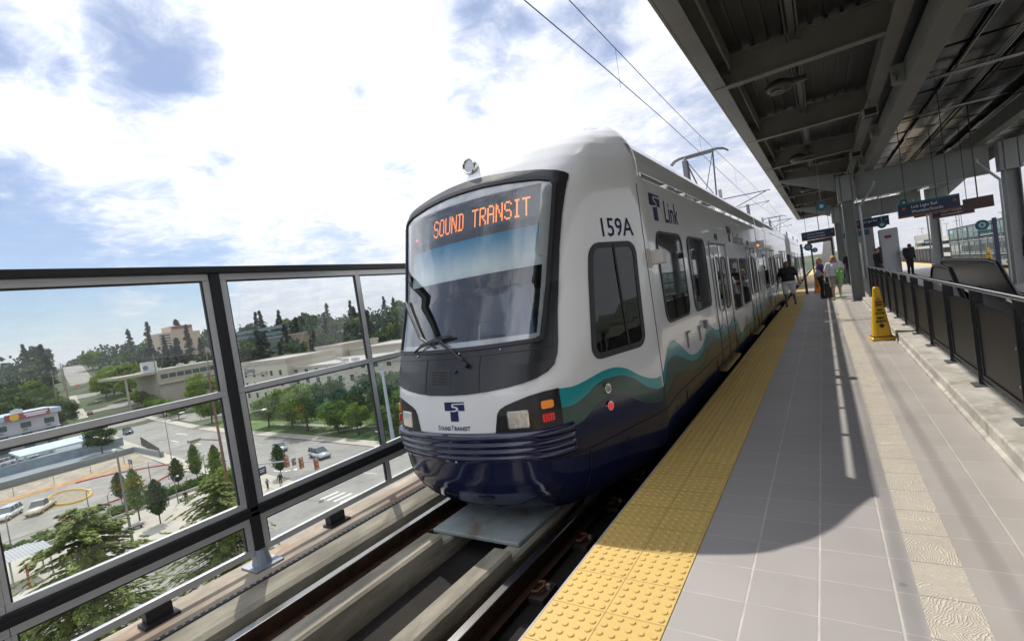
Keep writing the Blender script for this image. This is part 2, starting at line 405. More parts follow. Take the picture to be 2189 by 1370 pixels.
# guideway deck
def deck(sgn, cx):
    X = lambda x: cx+sgn*(x+2.87)
    def bx(b, x0, x1, *r, **k): a, c = sorted((X(x0), X(x1))); b.box(a, c, *r, **k)
    b = MB(); bx(b, -4.78, -4.315, -34, Y1, -.90, -.41)
    o = struct(b.build('walkway_slab', mat('walkway_stone', (.33, .285, .225), .85, var=.3, vs=3, bump=.2, bs=40, dirt=(.26, .15, .09), ds=2.4, sv=(1, .5, 1))))
    b = MB(); bx(b, -4.315, -4.27, -34, Y1, -.95, -.404); jo = struct(b.build('joint_strip', M_blk))
    b = MB(); y = -2.0
    while y < 14: bx(b, -4.302, -4.286, y, y+.018, -.4045, -.400); y += .055
    tag(b.build('strip_studs', MATS['edge_trim'], jo), kind='stuff')
    pr = [(-4.27, -1.0), (-4.27, -.415), (-4.26, -.408), (-4.08, -.408), (-4.03, -.418), (-3.99, -.45), (-3.97, -.52), (-3.97, -1.0)]
    b = MB(); b.prism([(X(x), z) for x, z in pr], 1, -34, Y1); struct(b.build('trackside_curb', M_plinth))
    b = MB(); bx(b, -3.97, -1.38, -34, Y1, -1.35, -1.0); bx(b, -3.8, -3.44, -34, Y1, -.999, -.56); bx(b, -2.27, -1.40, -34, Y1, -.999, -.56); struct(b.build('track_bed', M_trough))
    for i, x in enumerate((-3.622, -2.118)):
        r = [(-.075, -.51), (.075, -.51), (.075, -.50), (.012, -.485), (.010, -.40), (.036, -.39), (.036, -.366), (.028, -.36), (-.028, -.36), (-.036, -.366), (-.036, -.39), (-.010, -.40), (-.012, -.485), (-.075, -.50)]
        b = MB(); b.prism([(X(x)+a, z) for a, z in r], 1, -34, Y1)
        b.prism([(X(x)-.036, -.361), (X(x)+.036, -.361), (X(x)+.030, -.356), (X(x)-.030, -.356)], 1, -34, Y1)
        n = len(b.mi); b.mi[-6:] = [1]*6
        lab = ['steel running rail beside the glass fence with a polished bright head', 'steel running rail nearest the yellow tactile strip, rusty sides'][i] if sgn > 0 else ['rail of the opposite track next to the far glass fence', 'rail of the opposite track next to the far platform'][i]
        o = thing('rail', lab, 'rail', (X(x), 0, -.51), 'running rails'); rb = b.build('rail_head', [M_rust, M_railtop], o); rb.name = 'rail_profile'
        if sgn > 0 and i == 0:
            for q in range(8):
                yy = .4+q*.76; c = MB(); c.tube([(x+.08, yy-.06, -.50), (x+.14, yy-.07, -.475), (x+.155, yy, -.47), (x+.13, yy+.06, -.475), (x+.08, yy+.05, -.49)], .011, 6); c.build('clip', mat('clip_rust', (.20, .075, .03), .7, .2), o)
        if sgn > 0 and i == 1:
            for q in range(7):
                yy = .62+q*.76
                c = MB(); c.box(x-.20, x+.20, yy-.11, yy+.11, -.56, -.512, bev=.006); fp = c.build('base_plate', mat('fastener_plate', (.055, .04, .032), .6, .3, var=.3, vs=12), o)
                for sg in (-1, 1):
                    c = MB(); c.tube([(x+sg*.085, yy-.06, -.495), (x+sg*.14, yy-.07, -.48), (x+sg*.155, yy, -.475), (x+sg*.13, yy+.06, -.48), (x+sg*.08, yy+.05, -.49)], .011, 6)
                    c.build('clip', mat('clip_rust', (.20, .075, .03), .7, .2), fp)
                    c = MB(); c.tube([(x+sg*.17, yy+.03, -.512), (x+sg*.17, yy+.03, -.478)], .018, 6); c.build('bolt', mat('bolt_steel', (.45, .40, .33), .5, .6), fp)
deck(1, -2.87)
b = MB(); b.box(6.32, 10.0, -34, Y1, -1.35, -.52); struct(b.build('far_track_bed', M_plinth))
for i, x in enumerate((7.05, 8.55)):
    b = MB(); b.box(x-.035, x+.035, -34, Y1, -.52, -.36); tag(b.build('rail', M_rust), ['running rail of the opposite track nearer the far platform', 'running rail of the opposite track nearer the far glass fence'][i], 'rail', 'running rails')
# containment plinths with the step that carries the metal plate
pl = [(-3.235, -3.035), (-2.455, -2.275)]
for i, (a, c) in enumerate(pl):
    yn = 3.02 - .04*i
    b = MB()
    pr = lambda tz: [(a, -1.0), (a, tz-.02), (a+.02, tz), (c-.02, tz), (c, tz-.02), (c, -1.0)]
    b.prism(pr(-.30), 1, -34, yn); b.prism(pr(-.375), 1, yn+.001, 40)
    o = b.build('concrete_plinth', M_plinth); o['kind'] = 'structure'
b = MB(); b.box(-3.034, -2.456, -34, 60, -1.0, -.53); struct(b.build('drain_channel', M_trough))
b = MB(); b.box(-3.27, -2.32, 3.15, 3.95, -.372, -.335, bev=.012)
tag(b.build('metal_plate', mat('galvanised_plate', (.33, .38, .37), .5, .25, var=.15, vs=5, dirt=(.20, .13, .075), ds=3.2, bump=.08, bs=20)), 'pale galvanised metal plate lying across the track plinths under the train nose', 'plate')
b = MB(); b.box(-1.75, -1.60, .95, 1.22, -.56, -.40, bev=.01); b.tube([(-1.68, 1.0, -.42), (-1.72, .9, -.36), (-1.66, .8, -.36)], .013, 6)
tag(b.build('junction_box', mat('dark_box', (.08, .085, .09), .5, .4, var=.2)), 'small dark track fixture box by the platform wall', 'junction box')

# ================================================================ TRAIN
XC, TY = -2.87, 0.0
ZK = [-.22, -.12, 0, .1, .3, .5, .7, .9, 1.1, 1.75, 2.62, 2.78, 2.92, 3.06, 3.18, 3.28, 3.36, 3.42, 3.45]
YC = [3.46, 3.33, 3.25, 3.215, 3.19, 3.18, 3.19, 3.21, 3.27, 3.54, 3.80, 3.88, 3.99, 4.13, 4.30, 4.50, 4.72, 4.96, 5.15]
WC = [.82, .87, .91, .93, .945, .95, .95, .95, .95, .98, 1.05, 1.05, 1.04, 1.02, .99, .95, .88, .75, .45]
HK = [1.24, 1.28, 1.31, 1.33, 1.345, 1.35, 1.35, 1.35, 1.35, 1.35, 1.35, 1.345, 1.33, 1.29, 1.24, 1.17, 1.08, .92, .6]
SK = [.24]*10+[.24, .25, .27, .29, .31, .32, .32, .26, .1]
YE = 5.25
def lerp(K, z):
    if z <= ZK[0]: return K[0]
    for i in range(len(ZK)-1):
        if z <= ZK[i+1]: return K[i]+(K[i+1]-K[i])*(z-ZK[i])/(ZK[i+1]-ZK[i])
    return K[-1]
_sl = {}
def sl(z, n=10):
    k = round(z, 5)
    if k in _sl: return _sl[k]
    yc, w, h, s = lerp(YC, z), lerp(WC, z), lerp(HK, z), lerp(SK, z); yt = 5.0 if z < 2.9 else 5.0+(z-2.9)*.4
    pts = []; a = .78*w
    for i in range(n): x = a*i/(n-1); pts.append((x, yc+s*(x/w)**2))
    p0 = pts[-1]; c = (w, yc+s*.95); dx, dy = h-w, yt-c[1]; L = max(math.hypot(dx, dy), .01); e = min(.45, .3*L)/L; p2 = (c[0]+dx*e, c[1]+dy*e)
    for i in range(1, n+1):
        q = i/n; pts.append(tuple((1-q)**2*p0[j]+2*q*(1-q)*c[j]+q*q*p2[j] for j in (0, 1)))
    for i in range(1, 7):
        q = i/6; pts.append((p2[0]+(h-p2[0])*q, p2[1]+(yt-p2[1])*q))
    _sl[k] = pts; return pts
def interp(v, A, B):
    if v <= A[0]: return B[0]
    for i in range(len(A)-1):
        if v <= A[i+1]: return B[i]+(B[i+1]-B[i])*(v-A[i])/max(A[i+1]-A[i], 1e-9)
    return B[-1]
def fy(x, z): p = sl(z); return interp(abs(x), [q[0] for q in p], [q[1] for q in p])
def sx_(y, z): p = sl(z); return interp(y, [q[1] for q in p], [q[0] for q in p])
def FR(x, z, o):           # front surface, train-local x
    e = .01; y = fy(x, z); n = Vector((-(fy(x+e, z)-fy(x-e, z))/(2*e), 1, -(fy(x, z+e)-fy(x, z-e))/(2*e))).normalized()
    return (XC+x-n.x*(-1)*0+(-n.x)*o, y-n.y*o, z-n.z*o)
def SDF(sg):
    def fn(y, z, o):
        e = .01; x = sx_(y, z) if y < 5.4 else lerp(HK, z)
        if y < 5.4: n = Vector((1, -(sx_(y+e, z)-sx_(y-e, z))/(2*e), -(sx_(y, z+e)-sx_(y, z-e))/(2*e))).normalized()
        else: n = Vector((1, 0, 0))
        return (XC+sg*(x+n.x*o), y+n.y*o, z+n.z*o)
    return fn
SR, SL = SDF(1), SDF(-1)

def wavez(k):
    tops = [(3.45, .86), (3.507, .861), (3.648, .845), (3.807, .86), (4.052, .891), (4.236, .887), (4.409, .84), (4.617, .728), (4.814, .653), (4.975, .645), (5.1, .70), (5.346, .889), (5.611, .93), (5.824, .848), (6.305, .645), (6.698, .607), (7.118, .671), (7.425, .837), (7.63, .898), (7.936, .773), (8.387, .705), (8.831, .748), (9.186, .643), (9.919, .732), (10.309, .648), (10.605, .383), (10.998, .347), (11.646, .597), (12.259, .435), (13.289, .752), (13.892, .592), (14.61, .70), (15.2, .60)]
    bots = [(3.45, .706), (3.613, .692), (3.774, .732), (3.979, .805), (4.163, .811), (4.337, .789), (4.519, .715), (4.699, .597), (4.88, .531), (5.045, .543), (5.257, .729), (5.58, .752), (5.817, .702), (6.255, .571), (6.648, .529), (7.055, .579), (7.469, .746), (7.708, .769), (8.061, .609), (8.285, .566), (8.671, .633), (8.929, .512), (9.496, .632), (10.03, .50), (10.7, .22), (11.0, .2), (11.73, .40), (12.3, .27), (13.3, .58), (13.9, .42), (14.6, .52), (15.2, .45)]
    gre = [(3.45, .55), (3.577, .526), (3.671, .521), (3.838, .594), (4.043, .649), (4.226, .636), (4.37, .583), (4.551, .487), (4.729, .424), (4.998, .391), (5.3, .48), (5.6, .56), (5.9, .50), (6.4, .40), (6.9, .40), (7.4, .52), (7.7, .56), (8.1, .42), (8.7, .45), (9.5, .42), (10.2, .3), (10.8, .1), (11.7, .24), (12.4, .14), (13.3, .38), (14.0, .28), (15.2, .3)]
    return (tops, bots, gre)[k]
def spl(K, y):           # smooth interpolation
    A = [q[0] for q in K]; B = [q[1] for q in K]
    if y <= A[0]: return B[0]
    for i in range(len(A)-1):
        if y <= A[i+1]:
            h = A[i+1]-A[i]; u = (y-A[i])/h
            m0 = 0 if i == 0 else (B[i+1]-B[i-1])/(A[i+1]-A[i-1]); m1 = 0 if i+2 >= len(A) else (B[i+2]-B[i])/(A[i+2]-A[i])
            return (2*u**3-3*u*u+1)*B[i]+(u**3-2*u*u+u)*h*m0+(-2*u**3+3*u*u)*B[i+1]+(u**3-u*u)*h*m1
    return B[-1]

def build_car():
    L = 33.7      # mirror length: rear nose is the front one turned round
    car = thing('train_car', 'white and navy lead rail car with teal waves and lit orange destination display', 'train car', (XC, 3.2, -.36), 'light rail cars of the train')
    # --- nose shell
    def nose(rear=False):
        zs = sorted(set([round(-.22+i*.06, 4) for i in range(62)]+[z for z in ZK])); zs = [z for z in zs if -.22 <= z <= 3.45]
        rows = []
        for z in zs:
            p = sl(z); p = p+[(lerp(HK, z), YE if z > 2.72 else YE)]
            p = [(x, min(y, YE)) for x, y in p]
            rows.append([(XC-x, y, z) for x, y in p[:0:-1]]+[(XC+x, y, z) for x, y in p])
        n = len(rows[0]); v = [q for r in rows for q in r]; f = []
        for j in range(len(rows)-1):
            for i in range(n-1):
                a = j*n+i; x = (v[a][0]+v[a+1][0])/2-XC; z = (zs[j]+zs[j+1])/2
                if not rear and abs(x) < .80 and 1.32 < z < 2.66 and abs(i-(n-1)/2) < 16: continue
                f.append((a, a+1, a+n+1, a+n))
        f.append(tuple((len(rows)-1)*n+i for i in range(n)))
        mi = [1 if (v[q[0]][2] < .33 and len(q) == 4) else 0 for q in f]
        if rear: v = [(x, L-y, z) for x, y, z in v]; f = [q[::-1] for q in f]
        return v, f, mi
    v, f, mi = nose(); o = mk('cab_shell', v, f, [M_white, M_navy], car, True, mi)
    v, f, mi = nose(True); mk('rear_cab_shell', v, f, [M_white, M_navy], car, True, mi)
    # back plate of the dome
    for y in (YE, L-YE):
        prof = [(lerp(HK, z), z) for z in [2.70+.05*i for i in range(16)] if z <= 3.45]
        pts = [(-x, z) for x, z in prof]+[(x, z) for x, z in prof[::-1]]
        b = MB(); b.prism([(XC+x, z) for x, z in pts], 1, y-.03, y-.002); b.build('dome_bulkhead', M_white, car)
    # --- straight bodies
    def body(y0, y1, name='body'):
        b = MB(); pr = [(1.24, -.22), (1.28, -.12), (1.33, .1), (1.345, .3), (1.35, .5), (1.35, 2.73), (1.344, 2.74), (1.30, 2.742)]
        b.prism([(XC+x, z) for x, z in pr]+[(XC-x, z) for x, z in pr[::-1]], 1, y0, y1); b.mi = [1 if i-2 in (0, 1, 2, 12, 13, 14, 15) else 0 for i in range(len(b.f))]; return b.build(name, [M_white, M_navy], car)
    body(YE, 15.36); body(15.52, 18.18, 'centre_body'); body(18.34, L-YE, 'rear_body')
    for y in (15.36, 18.18):
        b = MB(); b.box(XC-1.27, XC+1.27, y, y+.16, 0, 2.68); b.build('gangway_bellows', M_blk, car)
    # --- roof shrouds with the open slot below them
    def shroud(y0, y1, sg):
        pr = [(1.372, 2.778), (1.370, 2.90), (1.352, 3.01), (1.31, 3.085), (1.25, 3.125), (1.25, 3.12), (1.306, 3.08), (1.346, 3.008), (1.364, 2.90), (1.366, 2.778)]
        b = MB(); b.prism([(XC+sg*x, z) for x, z in pr], 1, y0, y1)
        y = y0+.05
        while y < y1: b.box(*sorted((XC+sg*1.36, XC+sg*1.27)), y, y+.06, 2.74, 2.79); y += 1.12 if int(y*3) % 2 else .93
        s = b.build('roof_shroud', M_white, car); return s
    for sg in (1, -1):
        shroud(5.06, 15.40, sg); shroud(15.50, 18.20, sg); shroud(18.32, L-5.06, sg)
    for y0, y1, h in ((5.3, 8.4, 3.13), (8.6, 11.6, 3.12), (12.6, 13.6, 3.0), (20.2, 22.5, 3.0), (24, 28.4, 3.05)):
        b = MB(); b.box(XC-.97, XC+.97, y0, y1, 2.745, h, bev=.04); b.build('roof_equipment', mat('roof_box', (.10, .10, .10), .6), car)
    for y in (8.9, 17.3, 25.0):
        b = MB(); b.box(XC+1.02, XC+1.10, y, y+.16, 2.73, 3.62, bev=.01); b.build('roof_antenna', mat('antenna_grey', (.22, .23, .25), .5), car)
    # --- navy lower body & waves (laid as thin paint films)
    yb = [i*.1 for i in range(34, 154)]
    def band(name, lo, hi, m, off, sfn, y0=3.40, y1=15.36, mir=False):
        n = int((y1-y0)/.06); v = []; f = []; R = 9
        for i in range(n+1):
            y = y0+(y1-y0)*i/n
            a, c = lo(y), hi(y)
            for j in range(R):
                z = a+(c-a)*j/(R-1); p = sfn(y, z, off); v.append((p[0], L-p[1], p[2]) if mir else p)
        for i in range(n):
            for j in range(R-1): q = i*R+j; f.append((q, q+R, q+R+1, q+1))
        return mk(name, v, f, m, car, True)
    T, B_, G = wavez(0), wavez(1), wavez(2)
    yst = lambda z: 3.47
    for sfn in (SR, SL):
        for mir in (False, True):
            band('teal_wave', lambda y: spl(B_, y)-.03, lambda y: spl(T, y), M_teal, .002, sfn, mir=mir)
            band('green_wave', lambda y: spl(G, y)-.03, lambda y: spl(B_, y), M_green, .004, sfn, mir=mir)
            band('navy_skirt', lambda y: -.21, lambda y: spl(G, y), M_navy, .006, sfn, y0=3.40, mir=mir)
    for sg in (1, -1):
        for lo, hi, m, off in ((.5, .78, M_teal, .002), (.3, .60, M_green, .004), (-.11, .42, M_navy, .006)):
            b = MB(); b.box(*sorted((XC+sg*1.35, XC+sg*(1.35+off))), 15.53, 18.17, max(lo, .3), hi); b.build('wave_stripe', m, car)
        b = MB(); b.prism([(XC+sg*1.246, -.22), (XC+sg*1.286, -.12), (XC+sg*1.351, .3), (XC+sg*1.345, .3), (XC+sg*1.24, -.22)], 1, 15.53, 18.17); b.build('skirt', M_navy, car)
        b = MB(); b.tube([SR(y, .285+(.05 if y > 5 else 0)*min(1, max(0, (y-5)*2)), .008) if sg > 0 else SL(y, .285, .008) for y in [3.42+.1*i for i in range(119)]], .006, 4); b.build('panel_seam', M_blk, car)
    # bumper with ribs
    v = []; f = []; prof = [(.30, .004), (.31, .03), (.335, .045), (.355, .028), (.365, .022), (.375, .045), (.40, .052), (.415, .03), (.425, .024), (.435, .05), (.46, .058), (.475, .034), (.485, .03), (.495, .06), (.53, .07), (.552, .052), (.562, .004)]
    us = [-1+i/36 for i in range(73)]
    def bp(u, z, o):
        # follow the plan curve past the corner
        p = sl(z); X = [q[0] for q in p]; Y = [q[1] for q in p]; s = [0]
        for i in range(1, len(p)): s.append(s[-1]+math.hypot(X[i]-X[i-1], Y[i]-Y[i-1]))
        q = abs(u)*1.13; x = interp(q, s, X); y = interp(q, s, Y); e = .01
        x1 = interp(q+e, s, X); y1 = interp(q+e, s, Y); nx, ny = (y1-y), -(x1-x); l = math.hypot(nx, ny); g = math.copysign(1, u)
        return (XC+g*(x+nx/l*o), y+ny/l*o, z)
    for z, o_ in prof:
        for u in us: v.append(bp(u, z, o_*.72*(1 if abs(u) < .985 else .3)))
    n = len(us)
    for j in range(len(prof)-1):
        for i in range(n-1): a = j*n+i; f.append((a, a+1, a+n+1, a+n))
    mk('bumper', v, f, M_navy, car, True)
    for x in (-.22, .18, ):
        decal('coupler_slot', [rrect(x-.08, x+.08, -.06, -.025, .008)], FR, M_blk, car, off=.006)
    # --- windshield surround
    def sym(h): return h+[(-x, z) for x, z in h[::-1]]
    right_out = [(.0, .893), (.2, .896), (.376, .905), (.56, .925), (.70, .948), (.80, .975), (.867, 1.01), (.905, 1.06), (.921, 1.14), (.924, 1.24), (.920, 1.5), (.925, 1.75), (.94, 2.03), (.97, 2.35), (1.0, 2.55), (1.018, 2.66), (1.02, 2.70), (.995, 2.725), (.93, 2.755), (.76, 2.795), (.5, 2.84), (.23, 2.868), (.0, 2.875)]
    outer = right_out+[(-x, z) for x, z in right_out[-2:0:-1]]
    rg = [(.0, 1.285), (.4, 1.287), (.78, 1.293), (.812, 1.31), (.825, 1.5), (.85, 1.9), (.885, 2.3), (.905, 2.55), (.908, 2.62), (.885, 2.655), (.78, 2.69), (.5, 2.725), (.25, 2.745), (.0, 2.75)]
    gl_out = rg+[(-x, z) for x, z in rg[-2:0:-1]]
    decal('windshield_surround', [outer, gl_out], FR, M_matblk, car, off=.014, thick=.02, step=.025)
    def inset(lp, k): cx, cz = 0, 2.0; return [(x*(1-k/1.0), cz+(z-cz)*(1-k/.75)) for x, z in lp]
    decal('windshield_gasket', [[(x*1.035, 2.0+(z-2.0)*1.045) for x, z in gl_out], gl_out], FR, M_blk, car, off=.026, thick=.02, step=.07)
    decal('windshield', [gl_out], FR, glass('windshield_glass', (.97, 1.0, 1.0), ior=1.52, k=2.9), car, off=.010, step=.05)
    for o in [c for c in car.children if c.name.startswith('windshield') and 'sur' not in c.name and 'gas' not in c.name]: o.data.polygons.foreach_set('use_smooth', [True]*len(o.data.polygons))
    # seams, bolts, grille on the black panel
    b = MB(); b.tube([FR(x, 1.205, .016) for x in [-.9+.06*i for i in range(31)]], .004, 4); b.tube([FR(.318, z, .016) for z in (.905, 1.0, 1.1, 1.2)], .003, 4); b.tube([FR(-.29, z, .016) for z in (.915, 1.0, 1.1, 1.2)], .0025, 4); b.build('panel_joint', M_blk, car)
    holes = MB()
    g0 = decal('grille', [rrect(-.212, .02, .974, 1.108, .006)], FR, mat('grille_panel', (.045, .046, .05), .5), car, off=.017, thick=.006)
    for i in range(16):
        for j in range(10):
            p = FR(-.20+i*.0137, .985+j*.0125, .0185); q = FR(-.20+i*.0137, .985+j*.0125, .012); holes.tube([q, p], .0042, 6)
    holes.build('grille_holes', mat('hole_black', (.003, .003, .003), .9), g0)
    for x, z in ((-.45, 1.24), (.1, 1.235), (.5, 1.235), (.08, 1.09)):
        p = FR(x, z, .022); b = MB(); b.ball(p, .009 if z > 1.2 else .016, n=8, m=5); b.build('bolt', M_steel if z > 1.2 else M_blk, car)
    p = FR(.0, .31, .02); b = MB(); b.ball(p, .010, n=8, m=5); b.build('bolt', M_steel, car)
    # --- headlight housings
    for sg in (1, -1):
        hs = [(.43, .56), (.60, .56), (.80, .555), (.93, .55), (.93, .70), (.925, .865), (.84, .862), (.744, .845), (.63, .812), (.54, .782), (.49, .755), (.462, .715), (.447, .64)]
        ho = decal('headlight_housing', [[(sg*x, z) for x, z in hs]], FR, mat('housing_black', (.012, .012, .014), .22), car, off=.007, thick=.01, step=.05)
        def lamp(nm, x0, x1, z0, z1, m, ins=None):
            o = decal(nm, [[(sg*x, z) for x, z in rrect(x0, x1, z0, z1, .014)]], FR, m, car, off=.020, thick=.02, step=0); return o
        bz = decal('headlight_bezel', [[(sg*x, z) for x, z in rrect(.548, .722, .586, .734, .02)]], FR, M_chrome, car, off=.014, thick=.01, step=0)
        hl = lamp('headlight', .556, .714, .594, .726, mat('headlight_glass', (.82, .83, .82), .16, .85, var=.12, vs=16, bump=.10, bs=20, coat=1, sv=(3, 1, 1)))
        b = MB(); p = FR(sg*.635, .66, .004)
        lamp('turn_signal', .816, .888, .722, .787, mat('amber_lens', (.75, .22, .015), .25, bump=.8, bs=160, coat=.5, emit=.25))
        lamp('tail_light', .816, .888, .614, .684, mat('red_lens', (.42, .012, .012), .25, bump=.8, bs=160, coat=.5, emit=.12))
        for r_ in range(3):
            for c_ in range(5):
                p = FR(sg*(.824+c_*.014), .630+r_*.019, .022); 
                holes2 = MB() if (r_ == 0 and c_ == 0) else holes2; holes2.ball(p, .0055, n=6, m=4)
        holes2.build('tail_light_bulbs', mat('red_bulbs', (.8, .03, .03), .3, emit=.3), car)
    # --- emblem and lettering on the face
    def emblem(x0, z0, h, fn, off, mir=1, k=1.0):
        w = h*1.05*k; s = h/.165
        U = lambda a: x0+mir*(a*w); V = lambda c: z0+c*h
        bar = [(0, .55), (0, 1), (1, 1), (1, .93), (.44, .93), (.38, .90), (.35, .84), (.36, .76), (.42, .71), (.56, .69), (.60, .65), (.58, .60), (.52, .575), (.36, .575), (.36, .55)]
        bar2 = [(.50, .865), (1, .865), (1, .55), (.70, .55), (.705, .64), (.66, .73), (.58, .765), (.47, .785), (.455, .82), (.465, .85)]
        stem = [(.28, 0), (.28, .50), (.50, .50), (.58, .52), (.66, .56), (.68, .55), (.68, 0)]
        for p in (bar, bar2, stem): decal('emblem', [[(U(a), V(c)) for a, c in p]], fn, M_logo, car, off=off, step=0)
    emblem(-.065, .668, .168, FR, .004, 1, 1.25)
    letter('face_lettering', 'S', -.168, .588, .044, FR, M_logo, car, .8, bold=.0006, width=.026)
    letter('face_lettering', 'OUND', -.134, .588, .036, FR, M_logo, car, .8, bold=.0011, width=.118)
    letter('face_lettering', 'T', -.008, .588, .044, FR, M_logo, car, .8, bold=.0006, width=.028)
    letter('face_lettering', 'RANSIT', .026, .588, .036, FR, M_logo, car, .8, bold=.0011, width=.168)
    # --- roof headlamp
    b = MB(); hp = Vector(FR(.0, 2.99, .0)); b.tube([hp+Vector((0, -.02, .06)), hp+Vector((0, .03, .065)), hp+Vector((0, .16, .06))], .074, 18, r2=.05); b.tube([hp+Vector((0, .05, -.06)), hp+Vector((0, .06, .03))], .05, 10)
    rl = b.build('roof_headlight', M_chrome, car, True)
    b = MB(); b.tube([hp+Vector((0, -.028, .06)), hp+Vector((0, -.02, .06))], .060, 18); b.build('lens', mat('roof_lens', (.5, .5, .48), .08, .7, bump=.5, bs=50, coat=1), rl)
    b = MB(); R_ = [hp+Vector((.072*cos(a*pi/12), -.03, .06+.072*sin(a*pi/12))) for a in range(25)]; b.tube(R_, .012, 6, cap=False); b.build('rim', M_chrome, rl)
    # --- wipers
    b = MB(); q = lambda x, z, o=.05: FR(x, z, o)
    b.tube([q(.20, 1.13), q(.06, 1.24), q(-.16, 1.36)], .010, 6); b.tube([q(.17, 1.17, .055), q(.02, 1.27, .055), q(-.14, 1.37, .055)], .006, 6)
    b.tube([q(.20, 1.13, .02), q(.20, 1.13, .07)], .022, 8)
    b.tube([q(-.48, 1.27, .045), q(-.40, 1.315, .045), q(-.16, 1.365, .045), q(.02, 1.385, .045)], .011, 6); b.tube([q(-.40, 1.33, .05), q(-.16, 1.385, .05), q(.0, 1.395, .05)], .006, 6)
    w = b.build('wiper', M_blk, car)
    b = MB(); b.tube([q(-.80, 1.78, .04), q(-.62, 1.60, .04), q(-.42, 1.40, .04), q(-.18, 1.30, .04)], .018, 6, r2=.010); b.build('wiper_arm', M_blk, car)
    # --- interior seen through the windshield
    b = MB(); b.box(XC-.9, XC+.9, 3.95, 5.1, .95, 1.12); b.box(XC-1.22, XC+1.22, 5.12, 5.16, .5, 2.68)
    b.prism([(3.48, 1.20), (3.75, 1.26), (4.0, 1.14), (4.0, .9), (3.5, .9)], 0, XC-.62, XC+.62); b.box(XC-.84, XC-.625, 3.62, 4.0, 1.0, 1.2); b.box(XC+.625, XC+.84, 3.62, 4.0, 1.0, 1.2); b.build('cab_interior', M_dark, car)
    b = MB(); b.box(XC-.36, XC+.10, 4.25, 4.75, 1.12, 1.22, bev=.03); b.box(XC-.34, XC+.08, 4.70, 4.82, 1.2, 1.86, bev=.04); b.box(XC+.42, XC+.86, 4.5, 4.95, 1.12, 1.72, bev=.03); b.build('driver_seat', mat('seat_blue', (.22, .34, .50), .7), car)
    b = MB(); b.tube([(XC+.0, 3.75, 1.25), (XC+.0, 3.80, 1.45), (XC+.04, 3.78, 1.5), (XC+.10, 3.76, 1.48)], .008, 6); b.build('microphone', M_steel, car)
    b = MB(); b.box(XC-1.0, XC+.4, 5.09, 5.12, 1.25, 1.75); b.build('cab_rear_window', mat('rear_pane', (.50, .62, .72), .2), car)
    # sunshade: a cloth blind hanging just behind the glass
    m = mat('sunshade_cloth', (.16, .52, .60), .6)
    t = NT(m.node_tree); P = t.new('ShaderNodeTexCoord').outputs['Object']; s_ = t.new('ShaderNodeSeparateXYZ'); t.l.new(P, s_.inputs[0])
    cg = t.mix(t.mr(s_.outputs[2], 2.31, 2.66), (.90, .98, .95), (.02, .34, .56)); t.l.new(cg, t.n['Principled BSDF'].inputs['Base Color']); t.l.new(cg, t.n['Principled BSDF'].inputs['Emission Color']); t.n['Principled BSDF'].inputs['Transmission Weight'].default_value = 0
    t.n['Principled BSDF'].inputs['Emission Strength'].default_value = 0
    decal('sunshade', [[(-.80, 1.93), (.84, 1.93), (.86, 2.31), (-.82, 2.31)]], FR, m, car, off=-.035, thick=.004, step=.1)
    decal('display_rail', [[(-.84, 2.295), (.875, 2.295), (.885, 2.37), (-.86, 2.37)]], FR, M_blk, car, off=-.03, thick=.03, step=.1)
    ds = decal('destination_display', [[(-.80, 2.365), (.845, 2.365), (.86, 2.60), (-.82, 2.60)]], FR, mat('display_panel', (.05, .075, .078), .35), car, off=-.045, thick=.02, step=.1)
    decal('header_panel', [[(-.86, 2.60), (.87, 2.60), (.86, 2.68), (-.84, 2.68)]], FR, mat('header_grey', (.06, .08, .085), .5), car, off=-.04, thick=.01, step=.1)
    FONT = {'S': ('01110', '10001', '10000', '10000', '01110', '00001', '00001', '10001', '01110'), 'O': ('01110', '10001', '10001', '10001', '10001', '10001', '10001', '10001', '01110'),
            'U': ('10001',)*8+('01110',), 'N': ('10001', '11001', '11001', '10101', '10101', '10011', '10011', '10001', '10001'), 'D': ('11110', '01001', '01001', '01001', '01001', '01001', '01001', '01001', '11110'),
            'T': ('11111',)+('00100',)*8, 'R': ('11110', '10001', '10001', '10001', '11110', '10100', '10010', '10001', '10001'), 'A': ('01110', '10001', '10001', '10001', '11111', '10001', '10001', '10001', '10001'),
            'I': ('01110', '00100', '00100', '00100', '00100', '00100', '00100', '00100', '01110')}
    dots = MB(); pit = (1.14)/(13*6-1)/1.0; x = -.42; pz = .0195
    for ch in 'SOUND TRANSIT':
        if ch != ' ':
            for r_, row in enumerate(FONT[ch]):
                for c_, bit in enumerate(row):
                    if bit == '1':
                        # each lamp is doubled sideways as on the real matrix
                        for e_ in (0,):
                            for dz in (0,):
                                cx = x+c_*pit; cz = 2.565-r_*pz; h_ = .0062; hz = .0080
                                n = len(dots.v); dots.v += [FR(cx-h_, cz-hz, -.040), FR(cx+h_, cz-hz, -.040), FR(cx+h_, cz+hz, -.040), FR(cx-h_, cz+hz, -.040)]; dots.f.append((n, n+1, n+2, n+3)); dots.mi.append(0)
        x += 6*pit
    dots.build('display_text', mat('led_orange', (1.0, .27, .06), .5, emit=1.7), ds)
    b = MB()
    for x, z in ((-.74, 2.44), (.83, 2.49)): b.ball(FR(x, z, -.03), .013, n=8, m=5)
    b.build('indicator_lamp', mat('indicator_red', (1, .05, .08), .4, emit=1.5), ds)
    # --- side glazing
    M_pane = mat('tinted_side_glass', (.005, .006, .007), .03, spec=.55)
